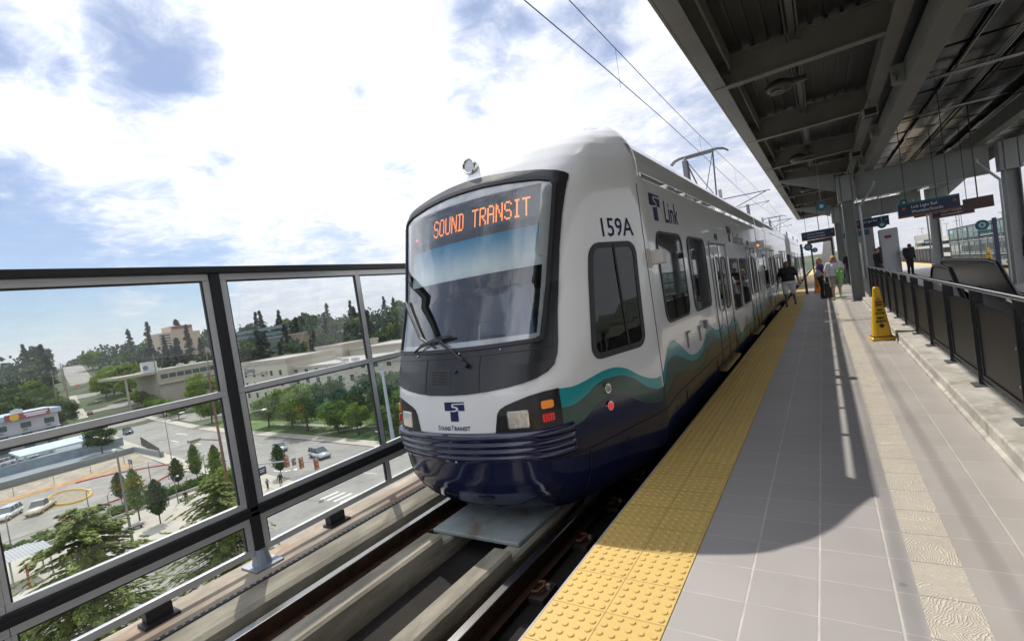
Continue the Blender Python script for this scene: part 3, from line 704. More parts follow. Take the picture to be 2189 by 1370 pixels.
    def window(nm, y0, y1, z0, z1, r, sfn, mir=False, fr=.028, slant=0, div=None):
        fn = (lambda y, z, o: (lambda p: (p[0], L-p[1], p[2]))(sfn(y, z, o))) if mir else sfn
        sh = lambda lp: [(y-slant*(1-(z-z0)/(z1-z0))*(1 if y < (y0+y1)/2 else .3), z) for y, z in lp]
        o = decal(nm+'_frame', [sh(rrect(y0, y1, z0, z1, r)), sh(rrect(y0+fr, y1-fr, z0+fr, z1-fr, max(r-fr, .02)))], fn, M_blk, car, off=.014, thick=.016, step=.2)
        decal('pane', [sh(rrect(y0+fr*.8, y1-fr*.8, z0+fr*.8, z1-fr*.8, max(r-fr, .02)))], fn, M_pane, o, off=.009, step=.3)
        if div:
            for yy in div:
                b = MB(); b.tube([fn(yy, z0+.02, .012), fn(yy, (z0+z1)/2, .013), fn(yy, z1-.02, .012)], .012, 4); b.build('mullion', M_blk, o)
    for sfn in (SR, SL):
        for mir in (False, True):
            window('cab_window', 4.17, 4.85, 1.0, 2.06, .13, sfn, mir, fr=.055, slant=.23, div=[4.50] if not mir else None)
            window('window', 5.45, 6.60, 1.13, 2.18, .16, sfn, mir); window('window', 6.90, 8.06, 1.12, 2.17, .16, sfn, mir)
            for y0, y1 in ((8.66, 9.10), (9.34, 9.80), (13.17, 13.60), (13.84, 14.30)): window('door_window', y0, y1, .95, 1.89, .14, sfn, mir)
            for y0, y1 in ((10.28, 11.36), (11.62, 12.80)): window('window', y0, y1, .83, 1.86, .12, sfn, mir)
            window('window', 14.62, 15.05, .9, 1.86, .12, sfn, mir)
        window('window', 16.75, 17.7, .9, 1.95, .12, sfn)
    # doors: seams and drip rail
    for sg, fn in ((1, SR),):
        for mir in (False, True):
            Q = (lambda y: L-y) if mir else (lambda y: y)
            for d0, d1 in ((8.43, 9.98), (12.93, 14.5)):
                b = MB()
                for y in (d0, (d0+d1)/2, d1): yy = Q(y); b.box(XC+1.352, XC+1.358, yy-.009, yy+.009, .06, 2.10)
                a, c = sorted((Q(d0-.05), Q(d1+.05))); b.box(XC+1.352, XC+1.358, a, c, 2.095, 2.11); b.build('door_seam', M_blk, car)
                b = MB(); b.box(XC+1.35, XC+1.385, a, c, 2.12, 2.145, bev=.004); b.build('door_drip_rail', M_alu, car)
                for y in (d0+.12, d1-.12):
                    yy = Q(y); b = MB(); b.tube([(XC+1.37, yy, .62), (XC+1.395, yy, .66), (XC+1.395, yy, 1.9), (XC+1.37, yy, 1.94)], .012, 6); b.build('door_edge_strip', M_steel, car)
                b = MB(); b.box(XC+1.30, XC+1.385, a+.05, c-.05, .0, .045); b.build('door_threshold', mat('threshold_yellow', (.45, .33, .1), .5), car)
    for y in (5.02,):
        b = MB(); b.tube([SR(y, z, .004) for z in [.05+.1*i for i in range(27)]], .0035, 4); b.build('panel_seam', M_matblk, car)
    for y in (3.75, 5.9, 7.9, 10.2, 12.0, 13.9):
        b = MB(); b.tube([SR(y, z, .009) for z in (-.18, -.05, .1, .28)], .004, 4); b.build('skirt_seam', M_blk, car)
    for y in (4.3, 5.4, 6.7, 8.3):
        b = MB(); b.tube([SR(y, .20, .006), SR(y, .20, .012)], .014, 8); b.build('skirt_latch', M_blk, car)
    # handholds (L marks), mirror camera box, side lamps
    for y, z in ((6.22, .84), (6.93, .83)):
        b = MB(); b.box(XC+1.35, XC+1.372, y, y+.025, z-.10, z+.10); b.box(XC+1.35, XC+1.372, y+.025, y+.14, z+.075, z+.10); b.build('handhold', mat('handhold_grey', (.25, .25, .26), .4, .5), car)
    b = MB(); b.box(XC+1.35, XC+1.40, 7.28, 7.36, .85, .97, bev=.005); b.build('handhold', MATS['handhold_grey'], car)
    for sfn, s in ((SR, 1), (SL, -1)):
        b = MB(); x_ = XC+s*1.35; b.box(*sorted((x_, x_+s*.14)), 5.12, 5.30, 1.80, 1.95, bev=.012); b.box(*sorted((x_, x_+s*.02)), 5.08, 5.13, 1.77, 1.97); b.build('camera_housing', mat('housing_cream', (.60, .58, .53), .35), car)
    for z, m in ((.729, mat('clear_lamp', (.35, .36, .35), .2, .4, coat=1, bump=.5, bs=120)), (.568, mat('red_side_lamp', (.75, .03, .04), .3, emit=.6))):
        c0 = Vector(SR(4.07, z, 0)); nrm = (Vector(SR(4.07, z, .1))-c0).normalized()
        b = MB(); b.tube([c0-nrm*.01, c0+nrm*.022], .044, 20); sl2 = b.build('side_lamp', M_chrome, car)
        b = MB(); b.tube([c0+nrm*.02, c0+nrm*.030], .030, 16); b.build('lens', m, sl2)
    p = Vector((XC+1.36, 15.75, 2.22)); b = MB(); b.ball(p, .03, n=8, m=6); b.build('marker_lamp', mat('orange_lamp', (1, .28, .02), .4, emit=2), car)
    # lettering on the side
    n_ = letter('car_number', '159A', 4.335, 2.115, .185, SR, M_logo, car, .8, off=.004, bold=.002, step=.1, width=.475)
    emblem(5.40, 2.30, .30, SR, .004, 1, 1.3)
    letter('line_name', 'Link', 5.95, 2.305, .275, SR, M_logo, car, .8, bold=.002, width=.64)
    emblem(10.45, 2.19, .31, SR, .004, 1, 1.5)
    letter('side_lettering', 'SoundTransit', 11.15, 2.17, .24, SR, M_logo, car, .8, width=1.5)
    letter('side_lettering', 'Link', 15.6, 2.30, .13, SR, M_logo, car, .8, width=.4)
    for y in (9.1, 13.4):
        b = MB(); b.tube([(XC+1.352, y, 2.24), (XC+1.358, y, 2.24)], .05, 14); b.box(XC+1.352, XC+1.358, y+.12, y+.17, 2.18, 2.30); b.build('symbol_sticker', M_logo, car)
    # --- bogies
    for y in (6.5, 16.85, 27.2):
        b = MB()
        for dy in (-.95, .95):
            for sg in (-1, 1): b.tube([(XC+sg*.70, y+dy, -.03), (XC+sg*.80, y+dy, -.03)], .33, 20)
        b.box(XC-.95, XC+.95, y-.4, y+.4, -.25, .1); b.build('bogie', M_rust, car)
    # --- pantograph
    def panto(y):
        b = MB(); zc = 5.36; T_ = lambda *p, r=.018: b.tube(p, r*1.45, 6)
        for dy in (0, .16): T_((XC-.85, y+dy, zc-.14), (XC-.72, y+dy, zc-.04), (XC-.55, y+dy, zc), (XC+.55, y+dy, zc), (XC+.72, y+dy, zc-.04), (XC+.85, y+dy, zc-.14), r=.016)
        k = (y+1.25, 4.05)
        for sg in (-1, 1):
            T_((XC+sg*.42, y+.08, zc-.03), (XC+sg*.18, k[0], k[1]), r=.016)
        T_((XC+.42, y+.08, zc-.03), (XC-.2, k[0], k[1]), r=.009); T_((XC-.42, y+.08, zc-.03), (XC+.2, k[0], k[1]), r=.009)
        T_((XC-.3, k[0], k[1]), (XC+.3, k[0], k[1]), r=.022)
        T_((XC, k[0], k[1]), (XC, y-.15, 3.0), r=.03); T_((XC+.12, k[0], k[1]), (XC+.12, y+.1, 3.0), r=.012)
        T_((XC-.45, y+.08, zc-.06), (XC+.45, y+.08, zc-.06), r=.014)
        po = b.build('pantograph', mat('pantograph_grey', (.11, .11, .115), .4, .5), car)
        b = MB(); b.box(XC-.45, XC+.45, y-.5, y+1.4, 2.95, 3.02); 
        for sx2 in (-.4, .4):
            for sy in (-.4, 1.3): b.tube([(XC+sx2, y+sy, 2.72), (XC+sx2, y+sy, 2.96)], .045, 8)
        b.build('base_frame', MATS['pantograph_grey'], po)
    panto(16.2)
    return car
car1 = build_car()
car2 = copy_tree(car1, loc=(XC, 3.2+28.35, -.36), skip=('emblem', 'face_lettering', 'car_number', 'line_name', 'side_lettering', 'symbol_sticker'))
car2['label'] = 'second light rail car coupled behind the lead car, far end of the platform'
car2.name = 'train_car'

# ================================================================ OVERHEAD LINE
M_wire = mat('wire_dark', (.05, .05, .055), .5, .5)
o = thing('overhead_line', 'pair of overhead wires above the track, joined by thin vertical droppers', 'overhead wire', (XC, 0, 5.4))
b = MB(); b.tube([(XC+.1*sin(y*.16), y, 5.395) for y in range(-4, 116, 4)], .0085, 6); b.build('contact_wire', M_wire, o)
cat = []
b = MB(); b.tube([(XC, y, 6.17+.09*math.cos(y*2*pi/32)) for y in range(-4, 116, 2)], .0085, 6); b.build('messenger_wire', M_wire, o)
for y in (1.5, 9.38, 16.9, 24.4, 32, 39.5, 47, 55):
    b = MB(); b.tube([(XC, y, 5.4), (XC, y, 6.17+.09*math.cos(y*2*pi/32))], .0035, 4); b.build('dropper', M_wire, o)
for i, y in enumerate((35.0, 62.0)):
    o = thing('catenary_bracket', ['catenary bracket arm over the train roof, the nearer one', 'catenary bracket arm over the train roof, the farther one'][i], 'catenary bracket', (-5.0, y, 0), 'catenary brackets')
    b = MB(); b.tube([(-5.15, y, -.9), (-5.15, y, 7.0)], .11, 10); b.build('mast', M_col, o)
    b = MB(); b.tube([(-5.1, y, 6.35), (XC+.6, y, 6.28)], .03, 6); b.tube([(-5.1, y, 5.4), (XC+.35, y, 6.25)], .028, 6); b.tube([(-4.5, y, 5.55), (XC+.5, y, 5.62)], .02, 6); b.tube([(XC+.5, y, 5.62), (XC, y, 5.42)], .014, 6); b.build('arm', M_wire, o)

# ================================================================ GLASS FENCE
M_ffg = glass('far_fence_glass', (.45, .66, .66), ior=1.5, film=.30, k=.45)
M_fg = glass('fence_glass', (.90, .94, .94), ior=1.5, film=.05, k=1.7)
def fence(XF, sgn, y0, bays, label, ymin):
    o = thing('glass_fence', label, 'glass fence', (XF, y0, -.41), 'glass wind fences along the guideway')
    half = 1.6
    ye = y0+bays*2*half
    b = MB(); b.box(XF-.06, XF+.06, y0, ye, 2.285, 2.345, bev=.006); b.build('top_rail', M_bsteel, o)
    b = MB(); b.box(XF+sgn*.0-.045, XF+.045, y0, ye, .045, .135, bev=.006); b.box(XF+.046*sgn-.012, XF+.046*sgn+.012, y0, ye, .085, .10); b.build('lower_rail', M_bsteel, o)
    for i in range(bays+1):
        yp = y0+i*2*half
        b = MB(); b.box(XF-.045, XF+.045, yp-.042, yp+.042, -.40, 2.285, bev=.008); p = b.build('post', M_bsteel, o)
        b = MB(); b.box(XF-.10, XF+.16, yp-.13, yp+.13, -.408, -.392); b.tube([(XF+.02, yp, -.392), (XF+.02, yp, -.26)], .085, 12, r2=.055); b.build('base_plate', mat('plate_grey', (.26, .30, .34), .5, .5), p)
    for i in range(bays*2):
        a = y0+i*half; c = a+half
        a += .046 if i % 2 == 0 else .0; c -= .046 if i % 2 else 0
        fr = MB(); fx0, fx1 = XF-.022, XF+.024
        def hb(z0, z1): fr.box(fx0, fx1, a+.001, c-.001, z0, z1, bev=.005)
        w0 = .055 if i % 2 == 0 else .028; w1 = .028 if i % 2 == 0 else .055
        hb(2.22, 2.28); hb(1.172, 1.228); hb(.136, .19); hb(-.015, .04); hb(-.30, -.24)
        for lo, hi in ((.191, 1.171), (1.229, 2.219), (-.239, -.016)):
            fr.box(fx0+.001, fx1-.001, a+.001, a+w0, lo, hi); fr.box(fx0+.001, fx1-.001, c-w1, c-.001, lo, hi)
        f = fr.build('window_frame', M_alu, o)
        gk = MB()
        for lo, hi in ((.191, 1.171), (1.229, 2.219), (-.239, -.016)):
            for ya, yb_ in ((a+w0, a+w0+.012), (c-w1-.012, c-w1)): gk.box(XF-.012, XF+.016, ya, yb_, lo, hi)
            gk.box(XF-.012, XF+.016, a+w0+.0125, c-w1-.0125, hi-.012, hi)
        gk.build('gasket', M_blk, f)
        for lo, hi in ((.191, 1.171), (1.229, 2.219), (-.239, -.016)):
            gb = MB(); gb.box(XF, XF+.0001, a+w0+.002, c-w1-.002, lo+.001, hi-.001)
            g = mk('glass_pane', [(XF, a+w0, lo), (XF, c-w1, lo), (XF, c-w1, hi), (XF, a+w0, hi)], [(0, 1, 2, 3)], M_fg if XF < 0 else M_ffg, f)
        b = MB(); ym = (a+c)/2; b.box(XF-.05, XF+.04, ym-.09, ym+.09, -.385, -.30); b.box(XF-.06, XF+.09, ym-.12, ym+.12, -.408, -.386); b.build('foot_bracket', M_bsteel, o)
    return o
fence(-4.6, 1, 2.25-12.8, 14, 'black and grey framed glass fence beside the train overlooking the streets', 0)
fence(9.35, -1, 18.0, 12, 'far glass fence behind the opposite track below the car park', 0)

# ================================================================ CANOPY
can = thing('platform_canopy', 'dark steel platform canopy roof with cross beams and edge channel overhead', 'canopy', (.87, 0, 4.5))
CY0, CY1 = -34.0, 41.0
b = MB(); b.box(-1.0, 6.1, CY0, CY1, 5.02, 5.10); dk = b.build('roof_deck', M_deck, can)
b = MB()
x = -.95
while x < 1.0: b.box(x, x+.05, CY0, CY1, 4.985, 5.018); x += .19
b.build('deck_ribs', M_deck, dk)
b = MB(); b.box(-1.22, -1.19, CY0, CY1, 4.50, 4.96); b.box(-1.188, -.98, CY0, CY1, 4.505, 4.53); b.box(-1.188, -.90, CY0, CY1, 4.90, 4.93); b.box(-1.24, -1.19, CY0, CY1, 4.965, 5.12); b.box(-.90, -.87, CY0, CY1, 4.70, 4.98)
b.build('edge_channel', M_canopy, can)
b = MB(); b.box(-1.20, 1.2, CY1, CY1+.05, 4.5, 5.1); b.build('end_fascia', mat('fascia_tan', (.38, .35, .27), .6), can)
yy = .2-4.25*8
BY = []
while yy < CY1: BY.append(yy); yy += 4.25
for y in BY:
    b = MB(); b.box(-1.15, 1.12, y-.012, y+.012, 4.52, 4.93); b.box(-1.15, 1.12, y-.08, y+.08, 4.495, 4.519); b.box(-1.15, 1.12, y-.08, y+.08, 4.932, 4.955); b.box(-1.10, -1.0, y+.014, y+.10, 4.6, 4.85)
    b.build('cross_beam', M_canopy, can)
b = MB(); b.box(1.125, 1.15, CY0, CY1, 4.50, 4.98); b.box(1.04, 1.24, CY0, CY1, 4.47, 4.498); b.build('purlin', M_canopy, can)
b = MB(); b.box(1.40, 1.66, CY0, CY1, 4.15, 4.50, bev=.01); b.build('girder', mat('girder_paint', (.20, .195, .175), .45, var=.1, vs=1), can)
b = MB(); b.box(4.0, 4.26, CY0, CY1, 4.15, 4.50, bev=.01); b.box(6.1, 6.13, CY0, CY1, 4.5, 5.1); b.build('girder', MATS['girder_paint'], can)
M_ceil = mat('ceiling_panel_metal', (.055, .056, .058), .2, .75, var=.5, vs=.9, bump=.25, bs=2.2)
y = -34
k = 0
random.seed(3)
while y < CY1-1.4:
    for x0, x1 in ((1.70, 2.42), (2.50, 3.22), (3.30, 3.96), (4.30, 5.10), (5.18, 6.08)):
        tl = random.uniform(-.03, .03)
        pts = [(x0, y+.04, 4.86+tl), (x1, y+.04, 4.86-tl), (x1, y+1.36, 4.86-tl*.5), (x0, y+1.36, 4.86+tl*.6)]
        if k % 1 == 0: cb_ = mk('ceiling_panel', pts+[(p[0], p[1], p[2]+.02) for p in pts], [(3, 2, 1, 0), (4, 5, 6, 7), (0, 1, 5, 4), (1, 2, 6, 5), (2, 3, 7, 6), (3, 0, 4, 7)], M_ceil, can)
        k += 1
    y += 1.42
# conduits and pipes under the ceiling
for x, z, r in ((2.46, 4.76, .022), (3.26, 4.76, .03), (2.95, 4.72, .015), (3.0, 4.72, .015), (3.05, 4.72, .015), (1.78, 4.62, .04), (4.6, 4.7, .05)):
    b = MB(); b.tube([(x, CY0, z), (x, CY1-1, z)], r, 6); b.build('conduit', mat('conduit_metal', (.42, .42, .43), .2, 1) if r < .03 else M_blk, can)
for y in (6.1, 9.4, 12.6, 15.8):
    b = MB(); b.tube([(1.7, y, 4.70), (4.0, y+.1, 4.70)], .018, 6); b.tube([(1.7, y+.07, 4.70), (4.0, y+.17, 4.70)], .012, 6); b.tube([(1.7, y+.14, 4.70), (4.0, y+.24, 4.70)], .012, 6); b.build('conduit', MATS['conduit_metal'], can)
b = MB(); b.box(-.06, .02, CY0, CY1-1, 4.86, 4.94); b.tube([(.05, CY0, 4.82), (.05, CY1-1, 4.82)], .014, 6); b.tube([(-.10, CY0, 4.84), (-.10, CY1-1, 4.84)], .010, 6); b.build('cable_tray', mat('tray_grey', (.14, .14, .135), .4, .4), can)

# columns with cross beams
def column(x, y, sg, can_=can):
    b = MB(); b.prism([(x-.17, 0), (x-.15, 0), (x-.13, 4.15), (x-.15, 4.15)], 1, y-.20, y+.20); b.prism([(x+.15, 0), (x+.17, 0), (x+.17, 4.15), (x+.15, 4.15)], 1, y-.20, y+.20); b.box(x-.148, x+.148, y-.012, y+.012, 0, 4.15)
    b.box(x-.22, x+.22, y-.24, y+.24, .001, .03); c = b.build('column', M_col, can_)
    b = MB(); b.box(x-.24, x+.24, y-.20, y+.20, 3.3, 4.14); b.build('bracket_plate', M_col, c)
    b = MB(); px = x-sg*.0+sg*.30; b.tube([(px+sg*.45, y-.3, 3.75), (px+sg*.42, y-.3, 3.62), (px, y-.3, 3.05), (px-.0, y-.3, 2.9), (px, y-.3, .1)], .035, 8); b.build('downpipe', mat('downpipe_grey', (.38, .39, .39), .35, .4), c)
    return c
for y in (-28, -16, -4.2, 19.8, 31.5): column(.87, y, 1)
for y in (-28, -16, -4.2, 19.8, 31.5): column(4.75, y, -1)
for y in (19.8, 31.5):
    b = MB(); b.box(1.15, 4.34, y-.012, y+.012, 3.32, 4.12); b.box(1.15, 4.34, y-.16, y+.16, 3.30, 3.319); b.box(1.15, 4.34, y-.16, y+.16, 4.121, 4.14); b.prism([(4.9, 3.3), (6.1, 4.3), (6.1, 4.45), (4.9, 4.14)], 1, y-.05, y+.05); b.prism([(.6, 3.7), (-1.0, 4.42), (-1.0, 4.48), (.6, 4.3)], 1, y-.04, y+.04)
    b.build('portal_beam', M_col, can)

# canopy lamps, loudspeakers
LP = [('nearest', 9.75), ('second', 16.9), ('third', 24.6), ('fourth', 30.6)]
for nm, y in LP:
    lab = f'{nm} grey dome floodlight hanging under the canopy above the platform edge'
    o = thing('canopy_lamp', lab, 'lamp', (-.1, y, 4.6), 'floodlights under the canopy')
    b = MB(); b.ball((-.30, y, 4.58), .22, .17, .12, n=16, m=8); b.box(-.12, .10, y-.05, y+.05, 4.55, 4.64, bev=.01); b.tube([(-.02, y, 4.6), (-.02, y, 4.9)], .03, 6); b.build('housing', mat('lamp_housing', (.10, .105, .10), .4, .4), o, True)
    b = MB(); b.tube([(-.34, y-.02, 4.475), (-.34, y-.02, 4.50)], .12, 14); b.build('lens', mat('lamp_lens_grey', (.22, .21, .18), .2), o)
for i, y in enumerate((12.2, 16.9, 21.2)):
    o = thing('loudspeaker', ['nearest', 'middle', 'farthest'][i]+' small square loudspeaker hung beside the canopy girder', 'loudspeaker', (1.08, y, 4.3), 'loudspeakers by the canopy girder')
    b = MB(); b.box(.96, 1.20, y-.12, y+.10, 4.20, 4.36, bev=.008); b.tube([(1.08, y, 4.36), (1.08, y, 4.5)], .02, 6); b.build('case', mat('speaker_case', (.30, .29, .26), .5), o)
    b = MB(); b.box(.985, 1.175, y-.127, y-.1205, 4.22, 4.34); b.box(.98, 1.18, y-.1, y+.08, 4.192, 4.1995); b.build('grille', M_blk, o)
for i, y in enumerate((10.2, 14.4, 18.6)):
    o = thing('beam_clamp', ['nearest', 'middle', 'farthest'][i]+' brass valve fitting on a bracket between canopy purlin and girder', 'pipe fitting', (1.25, y, 4.3), 'valve fittings under the canopy')
    b = MB(); b.box(1.22, 1.38, y-.03, y+.03, 4.16, 4.46); b.build('bracket', M_col, o)
    b = MB(); b.tube([(1.27, y-.1, 4.30), (1.27, y+.1, 4.30)], .035, 8); b.tube([(1.27, y-.06, 4.30), (1.27, y-.06, 4.20)], .02, 8); b.box(1.24, 1.30, y-.13, y-.1, 4.27, 4.33); b.build('valve', mat('dull_brass', (.25, .21, .10), .4, .6), o)

# ================================================================ RAILING
rl = thing('railing', 'black post railing with perforated panels and a steel handrail on the concrete curb', 'railing', (1.17, 5, .15))
ys = [2.6, 3.85, 5.05, 6.33, 7.58, 8.85, 10.1, 11.35, 12.6, 13.85, 15.1, 16.35, 17.6, 18.85]
mp = bpy.data.materials.new('perforated_panel'); mp.use_nodes = True; t = NT(mp.node_tree)
P = t.new('ShaderNodeTexCoord').outputs['Object']; s_ = t.new('ShaderNodeSeparateXYZ'); t.l.new(P, s_.inputs[0])
hz = t.m('SINE', t.m('MULTIPLY', s_.outputs[2], 2*pi/.018)); hy = t.m('SINE', t.m('MULTIPLY', s_.outputs[1], 2*pi/.03))
b_ = t.n['Principled BSDF']; b_.inputs['Base Color'].default_value = (.075, .064, .05, 1); b_.inputs['Roughness'].default_value = .5; b_.inputs['Metallic'].default_value = .2
tr = t.new('ShaderNodeBsdfTransparent'); ms = t.new('ShaderNodeMixShader'); t.put(ms.inputs[0], t.mr(t.m('MULTIPLY', hz, 1.0), .55, .75, 1, .35)); t.l.new(tr.outputs[0], ms.inputs[1]); t.l.new(b_.outputs[0], ms.inputs[2])
t.l.new(ms.outputs[0], t.n['Material Output'].inputs[0])
for i, y in enumerate(ys):
    b = MB(); b.box(1.14, 1.235, y-.012, y+.012, .155, 1.115, bev=.004); b.box(1.15, 1.20, y-.035, y-.013, .155, 1.02); p = b.build('post', M_bsteel, rl)
    b = MB(); b.box(1.09, 1.30, y-.09, y+.09, .151, .163); b.build('base_plate', mat('plate_dark', (.13, .135, .14), .5, .5), p)
    b = MB(); b.tube([(1.17, y, 1.05), (1.12, y, 1.09), (1.12, y, 1.11)], .010, 6); b.build('bracket', M_steel, p)
    if i < len(ys)-1:
        y2 = ys[i+1]; ym = (y+y2)/2; yl, yr = y+.08, y2-.08
        b = MB(); b.box(1.172, 1.178, yl, yr, .27, .93); pn = b.build('panel', mp, rl)
        b = MB()
        for z0, z1 in ((.235, .27), (.93, .965)): b.box(1.16, 1.19, yl, yr, z0, z1)
        for a, c in ((yl, yl+.03), (yr-.03, yr)): b.box(1.161, 1.189, a, c, .271, .929)
        b.build('panel_frame', M_bsteel, pn)
        for z in (.4, .7):
            b = MB(); b.tube([(1.155, yl+.015, z), (1.16, yl+.015, z)], .012, 6); b.build('rivet', M_steel, pn)
b = MB(); b.tube([(1.12, ys[0]-1, 1.125), (1.12, ys[-1]+.1, 1.125)], .0215, 12); b.build('handrail', mat('handrail_steel', (.66, .66, .66), .25, 1), rl, True)
b = MB(); b.tube([(1.17, ys[0]-1, .20), (1.17, ys[-1], .20)], .012, 6); b.build('bottom_bar', M_steel, rl)
b = MB(); b.tube([(.905, 10.2, .0), (.905, 10.2, .18), (.915, 10.2, .19), (1.15, 10.2, .19)], .014, 6); tag(b.build('bent_pipe', mat('pipe_brown', (.14, .12, .10), .5, .4)), 'thin bent conduit pipe climbing the curb beside the yellow safety cone', 'pipe')

# ================================================================ ESCALATOR
M_bal = mat('balustrade_dark_glass', (.018, .016, .014), .22, spec=.3)
def escalator(x, lab):
    ny = 14.1 if x < 2.3 else 17.4
    o = thing('escalator_balustrade', lab, 'escalator', (x, 13, 0), 'escalator balustrades')
    def path(off): 
        pts = []
        for i in range(9): a = radians(-30+i*15); pts.append((ny+(.47+off)*cos(a), .55+(.47+off)*sin(a)))
        pts += [(ny-.3, 1.02+off), (13.2, 1.02+off), (12.6, .98+off)]
        for q in range(1, 14): pts.append((12.6-q*.62-off*.5, .94+off-q*.36))
        return pts
    top = path(0); low = [(y, z-.95) for y, z in reversed(top[9:])]
    b = MB(); b.prism([(y, z) for y, z in top]+[(ny+.4, 0), (12.6, 0)]+[(12.6-q*.62, -.02-q*.36) for q in range(1, 14)], 0, x-.012, x+.012); b.build('balustrade', M_bal if x > 2.3 else mat('balustrade_pale_cladding', (.42, .40, .385), .35), o)
    b = MB(); b.tube([(x, y, z) for y, z in path(.035)], .042, 8); b.build('handrail_belt', mat('belt_black', (.012, .012, .012), .35), o)
    b = MB(); b.prism([(14.6, .06), (12.7, .06)]+[(12.6-q*.62, .04-q*.36) for q in range(0, 14)]+[(12.6-q*.62, -.30-q*.36) for q in range(13, -1, -1)]+[(14.6, -.25)], 0, x-.08, x-.02); b.build('skirting', M_steel, o)
for x, lab in ((2.05, 'escalator balustrade nearest the railing, pale cladding with black handrail belt'), (2.72, 'dark glass escalator balustrade behind the pale one')): escalator(x, lab)
b = MB(); b.box(2.08, 2.68, 12.6, 20.5, -.02, .004); b.build('escalator_floor_plate', M_steel); tag(bpy.data.objects['escalator_floor_plate'], 'ribbed steel landing plate at the top of the escalator', 'floor plate')
b = MB(); b.box(1.44, 4.0, 13.4, 20.55, -.30, -.02); struct(b.build('landing_floor', M_tile2))

# ================================================================ WET FLOOR CONES
def cone(loc, col, lab, mname, rot=0, cat='safety cone'):
    o = thing('wet_floor_cone', lab, cat, loc, 'tall wet floor safety cones')
    my = mat(mname, col, .4, bump=.05, bs=30)
    b = MB(); h = .93
    def pyr(z0, z1, a, c):
        def sq(r, z): k = r*.28; return [(r, -r+k, z), (r, r-k, z), (r-k, r, z), (-r+k, r, z), (-r, r-k, z), (-r, -r+k, z), (-r+k, -r, z), (r-k, -r, z)]
        v = sq(a, z0)+sq(c, z1); b.add(v, [(i, (i+1) % 8, 8+(i+1) % 8, 8+i) for i in range(8)]+[tuple(range(8))[::-1], tuple(range(8, 16))])
    pyr(.07, .93, .135, .045); pyr(.93, .95, .045, .03); bo = b.build('body', my, None); 
    b = MB(); b.box(-.17, .17, -.17, .17, 0, .045, bev=.012); pyr(.045, .062, .165, .15); ba = b.build('base', my, None)
    b = MB(); b.box(-.148, .148, -.148, .148, .060, .075, bev=.004); gr = b.build('band', M_blk, None)
    fn = lambda u, v, off: (u, -(.135-(v-.07)/.86*.09)-off, v)
    for tx, z, hh, w in (('CAUTION', .66, .035, .10), ('CUIDADO', .61, .035, .10), ('WET', .52, .036, .09), ('FLOOR', .465, .036, .13), ('PISO', .38, .036, .11), ('MOJADO', .325, .036, .15)):
        l = letter('cone_lettering', tx, 0, z, hh, fn, M_blk, None, .8, align='CENTER', bold=.004, width=w, off=.003); l.parent = bo
    l = decal('cone_symbol', [[(0, .215), (.045, .26), (0, .305), (-.045, .26)]], fn, M_blk, None, off=.003, step=0); l.parent = bo
    l = decal('cone_symbol', [[(-.03, .715), (.03, .715), (0, .765)], [(-.017, .724), (.017, .724), (0, .752)]], fn, M_blk, None, off=.003, step=0); l.parent = bo
    for q in (bo, ba, gr): q.parent = o
    o.rotation_euler = (0, 0, rot); return o
cone((.73, 10.75, 0), (.72, .42, .012), 'yellow caution wet floor cone standing by the concrete curb', 'cone_yellow', rot=.12)
cone((-.34, 26.6, 0), (.80, .25, .02), 'orange wet floor cone behind the woman in purple', 'cone_orange')
cone((6.0, 29.0, 0), (.72, .42, .012), 'small yellow wet floor cone on the far platform near the blue pole', 'cone_yellow')

# ================================================================ SIGNS
def hsign(x0, x1, y, z0, z1, lines, lab, hangers=(.15, .85), htop=4.6, th=None, icon=True, sz=None, x_t=.2):
    o = thing('hanging_sign', lab, 'sign', ((x0+x1)/2, y, z0), 'blue hanging direction signs')
    b = MB(); b.box(x0, x1, y, y+.10, z0+.04, z1, bev=.004); b.build('sign_board', M_blue, o)
    b = MB(); b.box(x0, x1, y-.004, y+.104, z0, z0+.038); b.build('sign_edge', M_orange, o)
    b = MB(); b.box(x0, x1, y-.004, y-.001, z1-.045, z1); b.build('sign_header', M_bteal, o)
    for k in hangers:
        x = x0+(x1-x0)*k; b = MB(); b.tube([(x, y+.05, z1), (x, y+.05, htop)], .009, 6); b.build('hanger', M_bsteel, o)
    hh = (z1-z0)*.21
    for i, tx in enumerate(lines):
        letter('sign_lettering', tx, x0+(x1-x0)*x_t, z1-(z1-z0)*(.43+.33*i), hh, planeY(y), M_txt, o, .85, off=.004)
    if icon:
        for xx, m in ((x0+(x1-x0)*.1, M_orange), (x1-(x1-x0)*.08, M_orange)):
            b = MB(); b.tube([(xx, y-.005, (z0+z1)/2+.04), (xx, y-.001, (z0+z1)/2+.04)], (z1-z0)*.12, 14); b.build('sign_icon', m, o)
    return o
hsign(1.52, 2.56, 14.0, 2.20, 2.52, ['Link Light Rail', 'Westlake/Seattle'], 'blue hanging sign with two lines of white text ahead of the escalator', htop=4.8, x_t=.22)
hsign(2.72, 3.60, 18.2, 2.20, 2.46, ['Airport Terminal', 'International Blvd'], 'smaller dark blue hanging sign right of the larger blue one', htop=4.7, x_t=.2)
hsign(-.72, .60, 27.0, 2.48, 2.88, ['Airport Terminal', 'International Blvd'], 'blue hanging sign under the canopy above the waiting women', htop=4.8, x_t=.18)
hsign(1.3, 2.5, 26.0, 2.55, 2.95, ['Link Light Rail'], 'dark blue hanging sign behind the steel column pair', htop=4.8)
